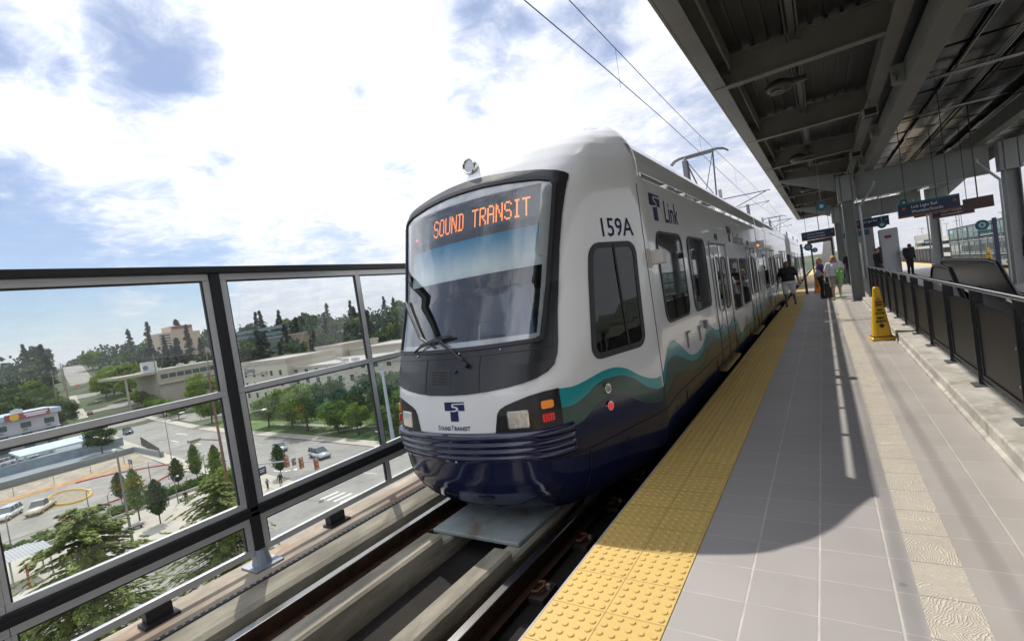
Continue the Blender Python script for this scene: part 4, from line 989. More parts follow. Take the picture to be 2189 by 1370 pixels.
for x, y, z, w, h, lab in ((3.05, 16.4, 2.22, .55, .28, 'brown end panel hanging right of the blue signs'), (4.2, 33.0, 2.9, .7, .4, 'small brown panel beside the far column')):
    b = MB(); b.box(x, x+w, y, y+.06, z, z+h); b.tube([(x+w/2, y+.03, z+h), (x+w/2, y+.03, 4.8)], .015, 6); tag(b.build('brown_panel', mat('brown_panel_paint', (.07, .035, .022), .5)), lab, 'panel')
def disc_post(x, y, h, lab, arm=-.28, hz=None):
    o = thing('round_sign_post', lab, 'sign post', (x, y, 0), 'blue posts with round signs')
    b = MB(); b.box(x-.05, x+.05, y-.05, y+.05, 0, h, bev=.006); b.box(x-.09, x+.09, y-.09, y+.09, 0, .02); b.build('post', mat('post_navy', (.022, .035, .10), .4), o)
    z = (hz or h-.18); b = MB(); b.tube([(x, y, z), (x+arm*.5, y, z)], .02, 6); b.tube([(x+arm, y-.02, z), (x+arm, y+.02, z)], .17, 20); b.build('sign_disc', M_bteal, o)
    b = MB(); b.tube([(x+arm, y-.024, z), (x+arm, y-.021, z)], .09, 16); d_ = b.build('disc_face', mat('disc_pale', (.35, .55, .60), .4), o)
    b = MB(); b.box(x+arm-.035, x+arm+.035, y-.028, y-.025, z-.04, z+.04); b.build('disc_mark', M_bteal, o)
disc_post(-.78, 26.8, 2.35, 'blue post with round teal sign at the platform edge left of the women', arm=.28)
disc_post(4.78, 22.0, 2.05, 'blue post with round teal sign right of the escalator', arm=-.30)
disc_post(-.58, 40.0, 2.35, 'farther thin navy post beyond the orange cone', arm=.2)
for x, y, z, lab in ((.15, 19.0, 3.25, 'round teal sign hung by the steel column pair'), (3.5, 30, 3.6, 'round teal sign hung beyond the big blue sign'), (2.15, 24.9, 2.55, 'round teal question sign at the end of the dark blue sign')):
    o = thing('round_hanging_sign', lab, 'sign', (x, y, z), 'round teal hanging signs'); b = MB(); b.tube([(x, y-.02, z), (x, y+.02, z)], .15, 20); b.build('sign_disc', M_bteal, o); b = MB(); b.tube([(x, y, z+.14), (x, y, 4.8)], .012, 6); b.build('hanger', M_col, o)
    b = MB(); b.tube([(x, y-.025, z), (x, y-.021, z)], .06, 16); b.build('disc_face', MATS['disc_pale'], o)
    if 'question' in lab: letter('sign_lettering', '?', x, z-.07, .15, planeY(y-.022), M_blue, o, .9, align='CENTER')
# shelter frame, lift tower, kiosks under the canopy
b = MB(); b.box(-.6, .55, 31.2, 31.32, 2.42, 2.60); b.box(.45, .55, 31.2, 31.3, 0, 2.42); b.tube([(.0, 31.26, 2.6), (.0, 31.26, 4.8)], .02, 6); tag(b.build('sign_gantry', mat('gantry_dark', (.05, .045, .03), .5)), 'dark horizontal beam on a post behind the round platform sign', 'gantry')
b = MB(); b.prism([(-.3, 0), (.85, 0), (.85, 3.2), (.25, 3.2)], 1, 44.0, 46.0); tag(b.build('concrete_pylon', mat('pylon_concrete', (.48, .45, .42), .8, var=.08)), 'tapered pale concrete pylon standing beyond the end of the canopy', 'pylon')
o = thing('lift_tower', 'grey panelled lift tower under the canopy behind the columns', 'lift tower', (1.9, 36, 0))
b = MB(); b.box(1.0, 2.6, 35.0, 38, 0, 4.4, bev=.03); b.build('tower_wall', mat('tower_grey', (.30, .31, .31), .5, var=.08), o); b = MB(); b.box(1.25, 1.95, 34.97, 34.995, 0, 2.1); b.build('tower_door', M_steel, o); b = MB(); b.box(1.15, 2.4, 34.96, 34.99, 2.5, 2.8); b.build('tower_fascia', M_bteal, o)
o = thing('ticket_kiosk', 'grey metal kiosk with a brown edge between the far columns', 'kiosk', (3.0, 33.5, 0))
b = MB(); b.box(2.7, 3.5, 33.2, 34, 0, 2.6, bev=.04); b.build('kiosk_body', mat('kiosk_metal', (.36, .37, .38), .3, .5), o); b = MB(); b.box(2.6, 2.69, 33.2, 34, 0, 1.7); b.build('kiosk_edge', mat('brown_panel_paint', (.07, .035, .022)), o); b = MB(); b.box(2.9, 3.2, 33.17, 33.195, 2.1, 2.25); b.build('kiosk_light', mat('red_label', (.25, .03, .03), .5), o)
b = MB()
b.box(6.9, 6.94, 46, 66, .0, .95); b.box(6.88, 6.96, 46, 66, 1.0, 1.05)
for q in range(14): b.box(6.88, 6.96, 46+q*1.5, 46.06+q*1.5, 0, 1.0)
tag(b.build('picket_fence', M_bsteel), 'low black picket fence on the far platform below the car park', 'fence')
for i, (x, y) in enumerate(((6.25, 44), (6.25, 30))):
    o = thing('platform_banner', ['small teal and white banner sign in front of the far glass fence, left one', 'small teal and white banner sign in front of the far glass fence, right one'][i], 'sign', (x, y, 1.6), 'small banner signs on the far platform')
    b = MB(); b.tube([(x, y, 0), (x, y, 1.9)], .02, 6); b.build('post', M_col, o)
    b = MB(); b.box(x-.3, x+.3, y-.02, y+.02, 1.62, 1.72); b.build('banner_top', M_bteal, o); b = MB(); b.box(x-.3, x+.3, y-.02, y+.02, 1.44, 1.60); b.build('banner', M_blue, o); b = MB(); b.box(x-.25, x+.2, y-.03, y-.021, 1.50, 1.56); b.build('banner_line', M_txt, o)

# ================================================================ STREET LEVEL
GZ = -19.5
def sm(u): u = max(0, min(1, u)); return u*u*(3-2*u)
def gh(x, y):
    r = math.hypot(x, y); return GZ + (25*sm((r-205)/430) if x < 30 else 6*sm((r-300)/600)) - 40*sm((r-1400)/3500)
def heightsheet(name, m, x0, x1, y0, y1, nx, ny, dz=0, fn=gh, grow=1.0):
    def ax(a, c, n): return [a+(c-a)*i/n for i in range(n+1)]
    X = ax(x0, x1, nx); Y = ax(y0, y1, ny); v = [(x, y, fn(x, y)+dz) for y in Y for x in X]; n = nx+1
    return struct(mk(name, v, [(j*n+i, j*n+i+1, (j+1)*n+i+1, (j+1)*n+i) for j in range(ny) for i in range(nx)], m, None, True))
M_ground = mat('ground_scrub', (.050, .068, .028), .95, var=.4, vs=.03, dirt=(.16, .14, .10), ds=.012)
M_asph = mat('street_asphalt', (.255, .245, .225), .9, var=.10, vs=.3, dirt=(.16, .155, .145), ds=.12)
M_lot = mat('lot_asphalt', (.25, .24, .215), .9, var=.14, vs=.35, dirt=(.17, .165, .15), ds=.16)
M_walk = mat('pavement_concrete', (.42, .39, .33), .9, var=.08, vs=.4)
M_grass = mat('grass', (.085, .145, .028), .95, var=.35, vs=.5)
M_mark = mat('road_paint', (.62, .61, .56), .7, var=.1, vs=3)
def axs(lim, n, p=2.2): return [math.copysign(abs(i/n)**p*lim, i) for i in range(-n, n+1)]
XS = axs(14000, 60); YS = axs(14000, 60); n = len(XS)
struct(mk('ground', [(x, y, gh(x, y)) for y in YS for x in XS], [(j*n+i, j*n+i+1, (j+1)*n+i+1, (j+1)*n+i) for j in range(n-1) for i in range(n-1)], M_ground, None, True))
def flat(name, poly, m, dz, kind=True):
    bm = bmesh.new(); vs = [bm.verts.new((x, y, 0)) for x, y in poly]; bm.faces.new(vs); bmesh.ops.triangulate(bm, faces=bm.faces[:])
    for ax in (0, 1):
        lo = min(v.co[ax] for v in bm.verts); hi = max(v.co[ax] for v in bm.verts); k = math.ceil(lo/25)
        while k*25 < hi:
            no = Vector((0, 0, 0)); no[ax] = 1; bmesh.ops.bisect_plane(bm, geom=bm.verts[:]+bm.edges[:]+bm.faces[:], plane_co=no*(k*25), plane_no=no, dist=1e-5); k += 1
    bm.normal_update(); bm.verts.index_update()
    v = [(a.co.x, a.co.y, gh(a.co.x, a.co.y)+dz) for a in bm.verts]; f = [[q.index for q in (g.verts if g.normal.z > 0 else list(g.verts)[::-1])] for g in bm.faces]; bm.free()
    o = mk(name, v, f, m)
    if kind: struct(o)
    return o
S_edge = [(-66, 39.5), (-80, 41.2), (-100, 41.5), (-127, 45), (-160, 49.5), (-229, 62), (-346, 88.7), (-460, 114), (-620, 152)]
N_edge = [(-66, 55), (-94, 57.3), (-131, 59.5), (-154, 62), (-227, 74), (-346, 101), (-460, 127), (-620, 166)]
flat('cross_street', S_edge+N_edge[::-1], M_asph, .06)
flat('avenue', [(-66.2, -120), (-30, -120), (-30, 160), (-66.2, 160)], M_asph, .064)
def band(name, line, w, m, dz, side=-1): return flat(name, line+[(x+.08*w*side*0, y+side*w) for x, y in line[::-1]], m, dz)
band('south_pavement', S_edge[:7], 3.0, M_walk, .16)
band('north_pavement', [(-66, 55), (-94, 57.3), (-131, 59.5), (-154, 62), (-227, 74)], 2.6, M_walk, .16, 1)
flat('plaza', [(-88, -20), (-66.4, -20), (-66.4, 38), (-69, 39.5), (-80, 39), (-88, 38)], M_walk, .12)
flat('parking_lot', [(-124, -30), (-88.3, -30), (-88.3, 38), (-100, 38.4), (-120, 41)], M_lot, .08)
flat('gravel_strip', [(-138, -30), (-124, -30), (-120, 41), (-137, 44.5)], mat('gravel', (.30, .26, .20), .95, var=.25, vs=.6), .09)
flat('dirt_strip', [(-126.5, -20), (-123.2, -20), (-121.5, 38), (-125, 38.5)], mat('orange_dirt', (.38, .22, .09), .95, var=.3, vs=.8), .12)
flat('motel_yard', [(-194, -30), (-141, -30), (-141, 44), (-160, 46), (-194, 52)], mat('yard_asphalt', (.20, .23, .25), .9, var=.12, vs=.15), .07)  # bluish reflection is put into the asphalt colour
flat('hotel_lawn', [(-66.5, 58), (-94, 60), (-131, 62.3), (-145, 63.5), (-145, 74), (-66.5, 74)], M_grass, .10)
flat('hotel_path', [(-66.5, 66), (-118, 66), (-118, 67.5), (-66.5, 67.5)], M_walk, .13); flat('lawn_path', [(-93, 60.2), (-91, 60.1), (-84, 66), (-86.5, 66)], M_walk, .135)
flat('under_station', [(-29.8, -160), (60, -160), (60, 300), (-29.8, 300)], M_lot, .05)
flat('planting_bed', [(-88.2, -15), (-83.6, -15), (-84.5, 37), (-87.8, 37)], mat('bed_green', (.09, .13, .025), .95, var=.4, vs=1.2), .16)
flat('rear_lot', [(-300, 84), (-166, 68), (-160, 78), (-170, 110), (-320, 140)], M_lot, .07)
b = MB()
b.box(-66.4, -66.2, -60, 39, GZ, GZ+.20); b.box(-88.3, -88.1, -30, 38, GZ, GZ+.22); b.box(-84, -83.7, -15, 37, GZ, GZ+.55); struct(b.build('kerbs', mat('kerb_stone', (.36, .34, .30), .9, var=.1)))
# markings: crosswalk bars, lane arrows, stop line
mk_ = []
for i in range(5):
    x = -56.8+i*1.35; mk_.append([(x, 36.1), (x+.5, 36.1), (x+.7, 38.7), (x+.2, 38.7)])
mk_ += [[(-68, 41.2), (-67.7, 41.2), (-67.7, 50.6), (-68, 50.6)], [(-150, 57.2), (-142, 56.6), (-142, 56.9), (-150, 57.5)], [(-140, 52), (-134, 51.4), (-134, 51.7), (-140, 52.3)], [(-128, 51.4), (-122, 51), (-122, 51.3), (-128, 51.7)]]
mk_ += [[(-78, 42.3), (-74.5, 42.5), (-74.5, 42.75), (-78, 42.55)], [(-75.2, 42.4), (-74.0, 43.3), (-74.0, 43.6), (-75.4, 42.9)], [(-74.4, 43.2), (-73.0, 43.5), (-74.2, 44.2)]]
mk_ += [[(-120, 54.0), (-100, 53), (-100, 53.12), (-120, 54.12)], [(-66, 44.9), (-56, 44.9), (-56, 45.05), (-66, 45.05)], [(-64, 34), (-63.8, 34), (-63.8, 10), (-64, 10)], [(-49, -60), (-48.8, -60), (-48.8, 30), (-49, 30)]]
for i in range(9): mk_.append([(-118+.1*i, 2+2.9*i), (-112.8+.1*i, 3.2+2.9*i), (-112.8+.1*i, 3.32+2.9*i), (-118+.1*i, 2.12+2.9*i)])
for i in range(7): mk_.append([(-98-9*i, 49.3+.25*i), (-95-9*i, 49.2+.25*i), (-95-9*i, 49.33+.25*i), (-98-9*i, 49.43+.25*i)])
for p in mk_:
    q = flat('road_marking', p, M_mark, .075)

# low concrete wall, chain-link posts, slatted fence
def wallthing(name, label, cat, pts, h, w, m, z=0, grp=None):
    b = MB()
    for (xa, ya), (xb, yb_) in zip(pts, pts[1:]):
        d = Vector((xb-xa, yb_-ya, 0)); n_ = Vector((-d.y, d.x, 0)).normalized()*w/2
        za, zb = gh(xa, ya)+z, gh(xb, yb_)+z
        b.add([(xa-n_.x, ya-n_.y, za), (xb-n_.x, yb_-n_.y, zb), (xb+n_.x, yb_+n_.y, zb), (xa+n_.x, ya+n_.y, za), (xa-n_.x, ya-n_.y, za+h), (xb-n_.x, yb_-n_.y, zb+h), (xb+n_.x, yb_+n_.y, zb+h), (xa+n_.x, ya+n_.y, za+h)], [(0, 1, 5, 4), (1, 2, 6, 5), (2, 3, 7, 6), (3, 0, 4, 7), (4, 5, 6, 7)])
    return tag(b.build(name, m), label, cat, grp)
wallthing('retaining_wall', 'long low grey concrete wall beside the gravel strip', 'wall', [(-139.5, -30), (-139.2, 30), (-138.2, 44), (-120, 42.8)], 1.3, .4, mat('wall_grey', (.20, .215, .22), .9, var=.12))
wallthing('board_fence', 'blue grey board fence along the motel yard behind the wall', 'fence', [(-157, -30), (-156, 30), (-154, 47)], 2.2, .1, mat('board_fence', (.24, .29, .33), .8, var=.12, vs=.6))
def postfence(label, pts, sp, h, m, rails=(1.0,)):
    o = thing('wire_fence', label, 'fence', (*pts[0], GZ)); b = MB(); r = MB()
    for (xa, ya), (xb, yb_) in zip(pts, pts[1:]):
        L = math.hypot(xb-xa, yb_-ya); n = max(1, int(L/sp))
        for i in range(n+1):
            x = xa+(xb-xa)*i/n; y = ya+(yb_-ya)*i/n; c = MB(); c.tube([(x, y, GZ), (x, y, GZ+h)], .05, 5); c.build('post', m, o)
        for k in rails: r.tube([(xa, ya, GZ+h*k), (xb, yb_, GZ+h*k)], .03, 4)
    r.build('rail', m, o); return o
M_galv = mat('galvanised_post', (.22, .22, .21), .6, .3)
postfence('chain link fence along the orange dirt strip of the car park', [(-127, -6), (-126, 38)], 5, 1.7, M_galv)
postfence('brown railing between car park and planting bed', [(-88.6, -8), (-88.4, 20)], 3.2, 1.1, mat('rail_brown', (.22, .17, .10), .7))
postfence('low wire fence in front of the red curb near the plaza trees', [(-89, 22), (-89.5, 37)], 2.5, 1.2, M_galv, (1, .5))
o = thing('slat_fence', 'brown slatted gate fence at the corner by the street', 'fence', (-140, 45, GZ))
b = MB()
for i in range(24):
    x = -146+i*1.1; y = 48-i*.24; b.box(x, x+.12, y, y+.1, GZ, GZ+2.2)
b.build('slats', mat('fence_brown', (.10, .085, .065), .8), o); b = MB(); b.add([(-146, 48, GZ+2.0), (-119.6, 42.2, GZ+2.0), (-119.6, 42.2, GZ+2.15), (-146, 48, GZ+2.15)], [(0, 1, 2, 3)]); b.add([(-146, 48.1, GZ+.3), (-119.6, 42.3, GZ+.3), (-119.6, 42.3, GZ+.45), (-146, 48.1, GZ+.45)], [(0, 1, 2, 3)]); b.build('rails', MATS['fence_brown'], o)
# painted curbs
def curbline(name, label, pts, m, r=.16, closed=False):
    b = MB(); q = [Vector((x, y, gh(x, y)+.16)) for x, y in pts]
    if closed: q.append(q[0])
    b.tube(q, r, 6); return tag(b.build(name, m), label, 'curb', 'painted curbs in the car park')
M_red = mat('curb_red', (.42, .045, .04), .7); M_ycurb = mat('curb_yellow', (.55, .33, .04), .7)
curbline('painted_curb', 'long red painted curb on the street side of the car park', [(-120.5, 28.6), (-119.8, 31), (-118.2, 33.6), (-115.2, 36.3), (-112, 38.8), (-109.5, 40.3)], M_red)
curbline('painted_curb', 'red painted curb curving behind the young plaza trees', [(-95.0, 20), (-94.9, 24.9), (-95.2, 27.9), (-96.6, 31.2), (-99.6, 35), (-101.3, 37), (-100.7, 39.4)], M_red)
curbline('painted_curb', 'yellow painted oval curb ring around a patch of gravel in the car park', [(-109.6+6.2*cos(a*pi/16)-.9*sin(a*pi/16), 24.9+2.6*sin(a*pi/16)) for a in range(32)], M_ycurb, .22, True)
flat('oval_island', [(-109.6+6.0*cos(a*pi/12)-.9*sin(a*pi/12), 24.9+2.4*sin(a*pi/12)) for a in range(24)], mat('island_gravel', (.26, .23, .17), .95, var=.25, vs=2), .12)

# ---------------------------------------------------------------- foliage
def leafmat(name, c1, c2):
    m = bpy.data.materials.new(name); m.use_nodes = True; t = NT(m.node_tree); b = t.n['Principled BSDF']
    g = t.new('ShaderNodeNewGeometry'); oi = t.new('ShaderNodeObjectInfo')
    c = t.mix(g.outputs['Random Per Island'], c1, c2)
    c = t.mix(t.m('MULTIPLY', oi.outputs['Random'], .35), c, tuple(v*.55 for v in c1))
    t.l.new(c, b.inputs['Base Color']); b.inputs['Roughness'].default_value = .6; b.inputs['Specular IOR Level'].default_value = .25
    tl = t.new('ShaderNodeBsdfTranslucent'); t.l.new(c, tl.inputs[0]); ms = t.new('ShaderNodeMixShader'); ms.inputs[0].default_value = .32
    t.l.new(b.outputs[0], ms.inputs[1]); t.l.new(tl.outputs[0], ms.inputs[2]); t.l.new(ms.outputs[0], t.n['Material Output'].inputs[0]); return m
L_dark = leafmat('leaf_dark', (.030, .066, .018), (.095, .16, .035)); L_mid = leafmat('leaf_mid', (.07, .14, .022), (.22, .32, .05)); L_lime = leafmat('leaf_lime', (.11, .19, .02), (.26, .36, .045))
L_con = leafmat('needles_dark', (.018, .044, .022), (.05, .09, .04)); L_ced = leafmat('needles_light', (.11, .19, .035), (.38, .42, .09)); L_red = leafmat('leaf_purple', (.06, .016, .022), (.12, .04, .04))
M_bark = mat('bark', (.12, .095, .07), .95, var=.3, vs=3)
def rv(): 
    while True:
        v = Vector((random.uniform(-1, 1), random.uniform(-1, 1), random.uniform(-1, 1)))
        if .05 < v.length < 1: return v.normalized()
def quad(V, Fc, p, a, u, s, asp=.6):
    n = len(V); w = a.cross(u).normalized()*s*asp; a = a.normalized()*s
    V += [tuple(p-a), tuple(p+w), tuple(p+a), tuple(p-w)]; Fc.append((n, n+1, n+2, n+3))
def make_tree(kind, h, r, leaf, nl, lm, trunk=.3, seed=1, name='tree', pw=.85):
    random.seed(seed)
    o = thing(name, None, None, (0, 0, 0)); V = []; Fc = []; b = MB()
    if kind == 'broad':
        zc = h*.60; rz = h*.42
        b.tube([(0, 0, 0), (.05*r, 0, h*.25), (-.04*r, .03*r, h*.55)], trunk, 7, r2=trunk*.55)
        ncl = 34; cl = []
        for i in range(ncl):
            d = rv(); d.z = d.z*.9+.1; k = random.uniform(.45, .95)**.6
            c = Vector((d.x*r*k*.95, d.y*r*k*.95, zc+d.z*rz*k*1.0)); cl.append((c, random.uniform(.15, .42)*r))
            if i < 9: b.tube([(0, 0, h*.3), tuple((Vector((0, 0, h*.42))+c)/2), tuple(c)], trunk*.4, 5, r2=trunk*.1)
        for i in range(nl):
            c, cr = random.choice(cl); d = rv(); p = c+Vector((d.x, d.y, d.z*.75))*cr*abs(random.gauss(.85, .26))
            quad(V, Fc, p, rv(), rv(), leaf*random.uniform(.6, 1.3))
    elif kind == 'oval':
        b.tube([(0, 0, 0), (.02, .01, h*.5), (0, .03, h*.9)], trunk, 6, r2=trunk*.25)
        for i in range(nl):
            z = random.random(); rr = r*(sin(pi*min(1, z**.75))**.7)*(.75+.35*sin(z*23+seed)*sin(i % 7)); a = random.random()*2*pi; k = random.random()**.45
            quad(V, Fc, Vector((rr*k*cos(a), rr*k*sin(a), h*(.24+.78*z))), rv(), rv(), leaf*random.uniform(.6, 1.3))
    elif kind == 'conifer':
        b.tube([(0, 0, 0), (0, 0, h*.98)], trunk, 7, r2=trunk*.1)
        per = 26 if nl < 15000 else 130; nb = nl//per; az = [random.uniform(.62, 1.25) for _ in range(9)]
        for i in range(nb):
            t_ = (i/nb)**.85; z = h*(.10+.90*t_); L = r*(1-t_)**pw*random.uniform(.55, 1.2)+.04*r; a = random.random()*2*pi; L *= (az[int(a/6.2832*9) % 9] if nl > 15000 else 1)
            d = Vector((cos(a), sin(a), 0)); side = Vector((-sin(a), cos(a), 0))
            if nl > 15000: b.tube([(0, 0, z), tuple(Vector((0, 0, z-L*.07))+d*L*.5), tuple(Vector((0, 0, z-L*.24))+d*L*.95)], .03, 4, r2=.008)
            for k in range(per):
                q = random.random()**.7; p = Vector((0, 0, z))+d*L*q+Vector((0, 0, -L*.28*q*q+L*.10*(q > .85)))+side*(random.uniform(-1, 1) if nl < 15000 else (int(random.random()*9)/4.5-.9+random.gauss(0, .06)))*L*.28*(1.05-q)
                quad(V, Fc, p+Vector((0, 0, random.uniform(-.5, .2)*leaf)), (d+side*random.uniform(-.9, .9)+Vector((0, 0, random.uniform(-.6, .05)))), Vector((0, 0, 1))+rv()*.5, leaf*random.uniform(.6, 1.25), .42)
    elif kind == 'bush':
        for i in range(nl):
            d = rv(); k = random.uniform(.6, 1)*(1+.2*sin(d.x*9+seed)*sin(d.y*8)); quad(V, Fc, Vector((d.x*r*k, d.y*r*k, max(.03, h*.5+d.z*h*.5*k))), rv(), rv(), leaf*random.uniform(.6, 1.3))
    mk('crown', V, Fc, lm, o)
    if b.v: b.build('trunk', M_bark, o, True)
    return o
_first = {}
def plant(base, x, y, s=1, label='', cat='tree', group=None, sz=None, z=None, nm=None):
    if base not in _first: _first[base] = True; o = base
    else: o = copy_tree(base)
    o.location = (x, y, (gh(x, y) if z is None else z)); o.rotation_euler = (0, 0, random.random()*6.28); o.scale = (s, s, sz or s)
    o['label'] = label; o['category'] = cat
    if group: o['group'] = group
    return o
TB1 = make_tree('broad', 10, 4.4, .23, 10500, L_mid, .28, 1, 'broadleaf_tree'); TB2 = make_tree('broad', 10, 4.2, .24, 10000, L_lime, .25, 2, 'lime_green_tree'); TB3 = make_tree('broad', 11, 4.8, .24, 10500, L_dark, .3, 3, 'dark_broadleaf_tree')
TC1 = make_tree('conifer', 22, 4.2, .55, 5200, L_con, .35, 4, 'conifer_tree', .75); TC2 = make_tree('conifer', 20, 5.2, .6, 4400, L_con, .35, 5, 'spreading_conifer_tree')
TO1 = make_tree('oval', 6.6, 1.35, .17, 2600, L_mid, .09, 6, 'young_street_tree'); TO2 = make_tree('oval', 6.0, 1.6, .18, 2400, L_dark, .09, 7, 'young_round_tree')
TBU = make_tree('bush', 2.2, 1.8, .22, 1500, L_mid, 0, 8, 'shrub'); TBU2 = make_tree('bush', 1.2, 1.3, .16, 900, L_red, 0, 9, 'red_shrub')
TF = make_tree('broad', 12, 5.5, .8, 2200, L_dark, .3, 10, 'far_tree'); TF2 = make_tree('conifer', 20, 4.5, 1.0, 1700, L_con, .3, 11, 'far_conifer'); TF3 = make_tree('broad', 11, 5.5, .8, 2200, L_lime, .3, 12, 'far_lime_tree')
# the conifers right below the guideway
NC1 = make_tree('conifer', 16.9, 4.7, .085, 78000, L_ced, .22, 21, 'cedar_tree', .42); plant(NC1, -20, 4.6, 1, 'big yellow green cedar tree just below the fence at the lower left', 'tree')
NC2 = make_tree('conifer', 15.2, 4.4, .085, 78000, L_ced, .2, 22, 'cedar_tree', .45); plant(NC2, -24.5, 10.6, 1, 'second green cedar tree behind the fence post, between the big cedar and the street', 'tree')
NC3 = make_tree('conifer', 13.5, 4.4, .13, 46000, L_ced, .2, 23, 'cedar_tree', .4); plant(NC3, -15, 1.0, 1, 'dark cedar tree low below the lowest fence panes', 'tree')
plant(NC3, -16.5, 6.6, .86, 'dark cedar tree between the two brighter cedars, seen through the lowest panes', 'tree')
# plaza trees
for x, y, base, s, lab in ((-78.8, 24.3, TO1, 1.05, 'slender young tree in a round soil patch on the plaza'), (-73.8, 24.8, TO2, .95, 'young round tree on the plaza nearest the tall grey lamp'), (-88.9, 33.1, TO2, .8, 'small dark round tree by the red curb and street lamp'),
        (-88.2, 35.6, TO1, .95, 'slender young tree next to the street at the end of the planting bed'), (-77.9, 34.1, TO1, 1.05, 'slender young tree on the plaza closest to the dark fence post'), (-91.6, 26.5, TO2, .8, 'dark tree with two round heads behind the tall grey pole')):
    plant(base, x, y, s, lab, 'tree', 'young trees on the plaza')
plant(TB2, -70.5, 31.0, .5, 'bright lime green small tree on the plaza in front of the slender trees', 'tree')
plant(TO2, -72.6, 40.6, .85, 'small street tree beside the traffic signal pole', 'tree')
for i in range(26):
    y = -12+i*1.9; plant(TBU, -86.2+random.uniform(-.5, .5), y, random.uniform(.45, .7), 'green shrub in the planting bed between car park and plaza', 'shrub', 'shrubs in the planting bed')
for x, y in ((-86.8, 20.2), (-86.2, 21.8), (-85.8, 36.2)): plant(TBU2, x, y, .9, 'dark red shrub in the planting bed', 'shrub', 'red shrubs in the planting bed')
# trees in front of the hotel
hl = [(-106.5, 64.0, TB1, .98, 'leafy green tree before the hotel, left end of its row'), (-98.5, 62.5, TB1, 1.05, 'tall leafy tree behind the silver sedan on the hotel lawn'), (-91, 64.5, TB3, .95, 'dark leafy tree in the middle of the hotel row'), (-86.5, 61.6, TB1, .72, 'slim light tree where the lawn path meets the street'), (-80, 61.5, TB2, .62, 'low wide yellow green tree on the lawn behind the van'),
      (-84, 69.5, TB3, .95, 'dark tree close to the hotel wall behind the yellow green tree'), (-75, 67, TB3, .98, 'dark tree by the hotel wall left of the grey mast'), (-67, 66, TB1, .95, 'green tree right of the grey mast beside the train nose'), (-112.5, 68.5, TB3, .8, 'dark narrow tree against the left hotel wall'), (-118, 65, TB1, .75, 'green tree on the lawn left of the hotel entrance'), (-71, 61.5, TB1, .6, 'small bright tree beside the black lawn sign')]
for x, y, bs, s, lab in hl: plant(bs, x, y, s, lab, 'tree', 'trees on the hotel lawn')
# street trees along the cross street
for i in range(11): plant((TB1, TB2)[i % 2], -182-i*8.5+random.uniform(-1.5, 1.5), 70.8+i*1.75, random.uniform(.52, .72), 'round bright green tree in the row along the far side of the cross street', 'tree', 'trees along the cross street')
plant(TB1, -151, 67, .8, 'green tree on the corner lawn where the car park drive meets the street', 'tree'); plant(TB2, -196, 86, 1.25, 'big rounded lime tree in front of the beige office block', 'tree')
for i, (x, y) in enumerate(((-252, 58), (-268, 60), (-240, 55), (-285, 62), (-300, 66), (-228, 53.5))): plant((TB1, TB3)[i % 2], x, y, random.uniform(.9, 1.15), 'spreading tree between the motel and the cross street', 'tree', 'trees behind the motel')
plant(TB3, -150.5, 41.5, .62, 'dark bushy evergreen at the end of the board fence', 'tree'); plant(TB2, -166, 45, .4, 'yellow green shrub tree beside the motel yard entrance', 'tree')
for x, y, s in ((-300, 88, 1.3), (-315, 96, 1.3), (-285, 92, 1.1), (-335, 103, 1.3), (-352, 106, 1.2), (-270, 96, .9)): plant(TB2, x, y, s, 'large lime green tree in the belt beyond the office car park', 'tree', 'lime trees beyond the car park')
for x, y, s, sz_ in ((-330, 121, 1.05, 1.30), (-332, 129, .85, 1.22), (-331, 141.5, 1.1, 1.42), (-330, 147.5, 1.05, 1.0), (-336, 134, .9, .9)): plant(TC1, x, y, s, 'tall dark conifer in front of the distant stepped hotel tower', 'tree', 'conifers by the hotel tower', sz=sz_)
for x, y, s in ((-300, 170, 1.15), (-282, 172, .95), (-308, 176, .9)): plant(TC2, x*.9, y*.9, s, 'tall dark conifer at the end of the distant brick office block', 'tree', 'conifers by the brick block')
for i, (x, y, s) in enumerate(((-190, 118, 1.0), (-182, 121, 1.15), (-172, 123, 1.1), (-163, 124, 1.0), (-200, 112, .9))): plant(TB2, x, y, s, 'lime green tree behind the hotel roof', 'tree', 'lime trees behind the hotel')
for i, (x, y, s) in enumerate(((-215, 135, 1), (-235, 142, 1.2), (-205, 150, 1), (-185, 150, 1.1), (-160, 145, 1), (-140, 142, 1.1), (-122, 138, 1.0), (-104, 128, 1.15), (-96, 136, 1.0), (-150, 158, 1.0))): plant((TB3, TB1)[i % 2], x, y, s, 'dark green tree in the wooded slope beyond the hotel roof', 'tree', 'woodland trees beyond the hotel')
random.seed(31)
for i in range(46):
    x = random.uniform(-345, -214); y = random.uniform(-40, 52 if x > -260 else 58+(-260-x)*.18)
    plant((TB3, TB1, TF)[i % 3], x, y, random.uniform(.8, 1.25), 'leafy tree in the wood behind the motel roof', 'tree', 'wood behind the motel')
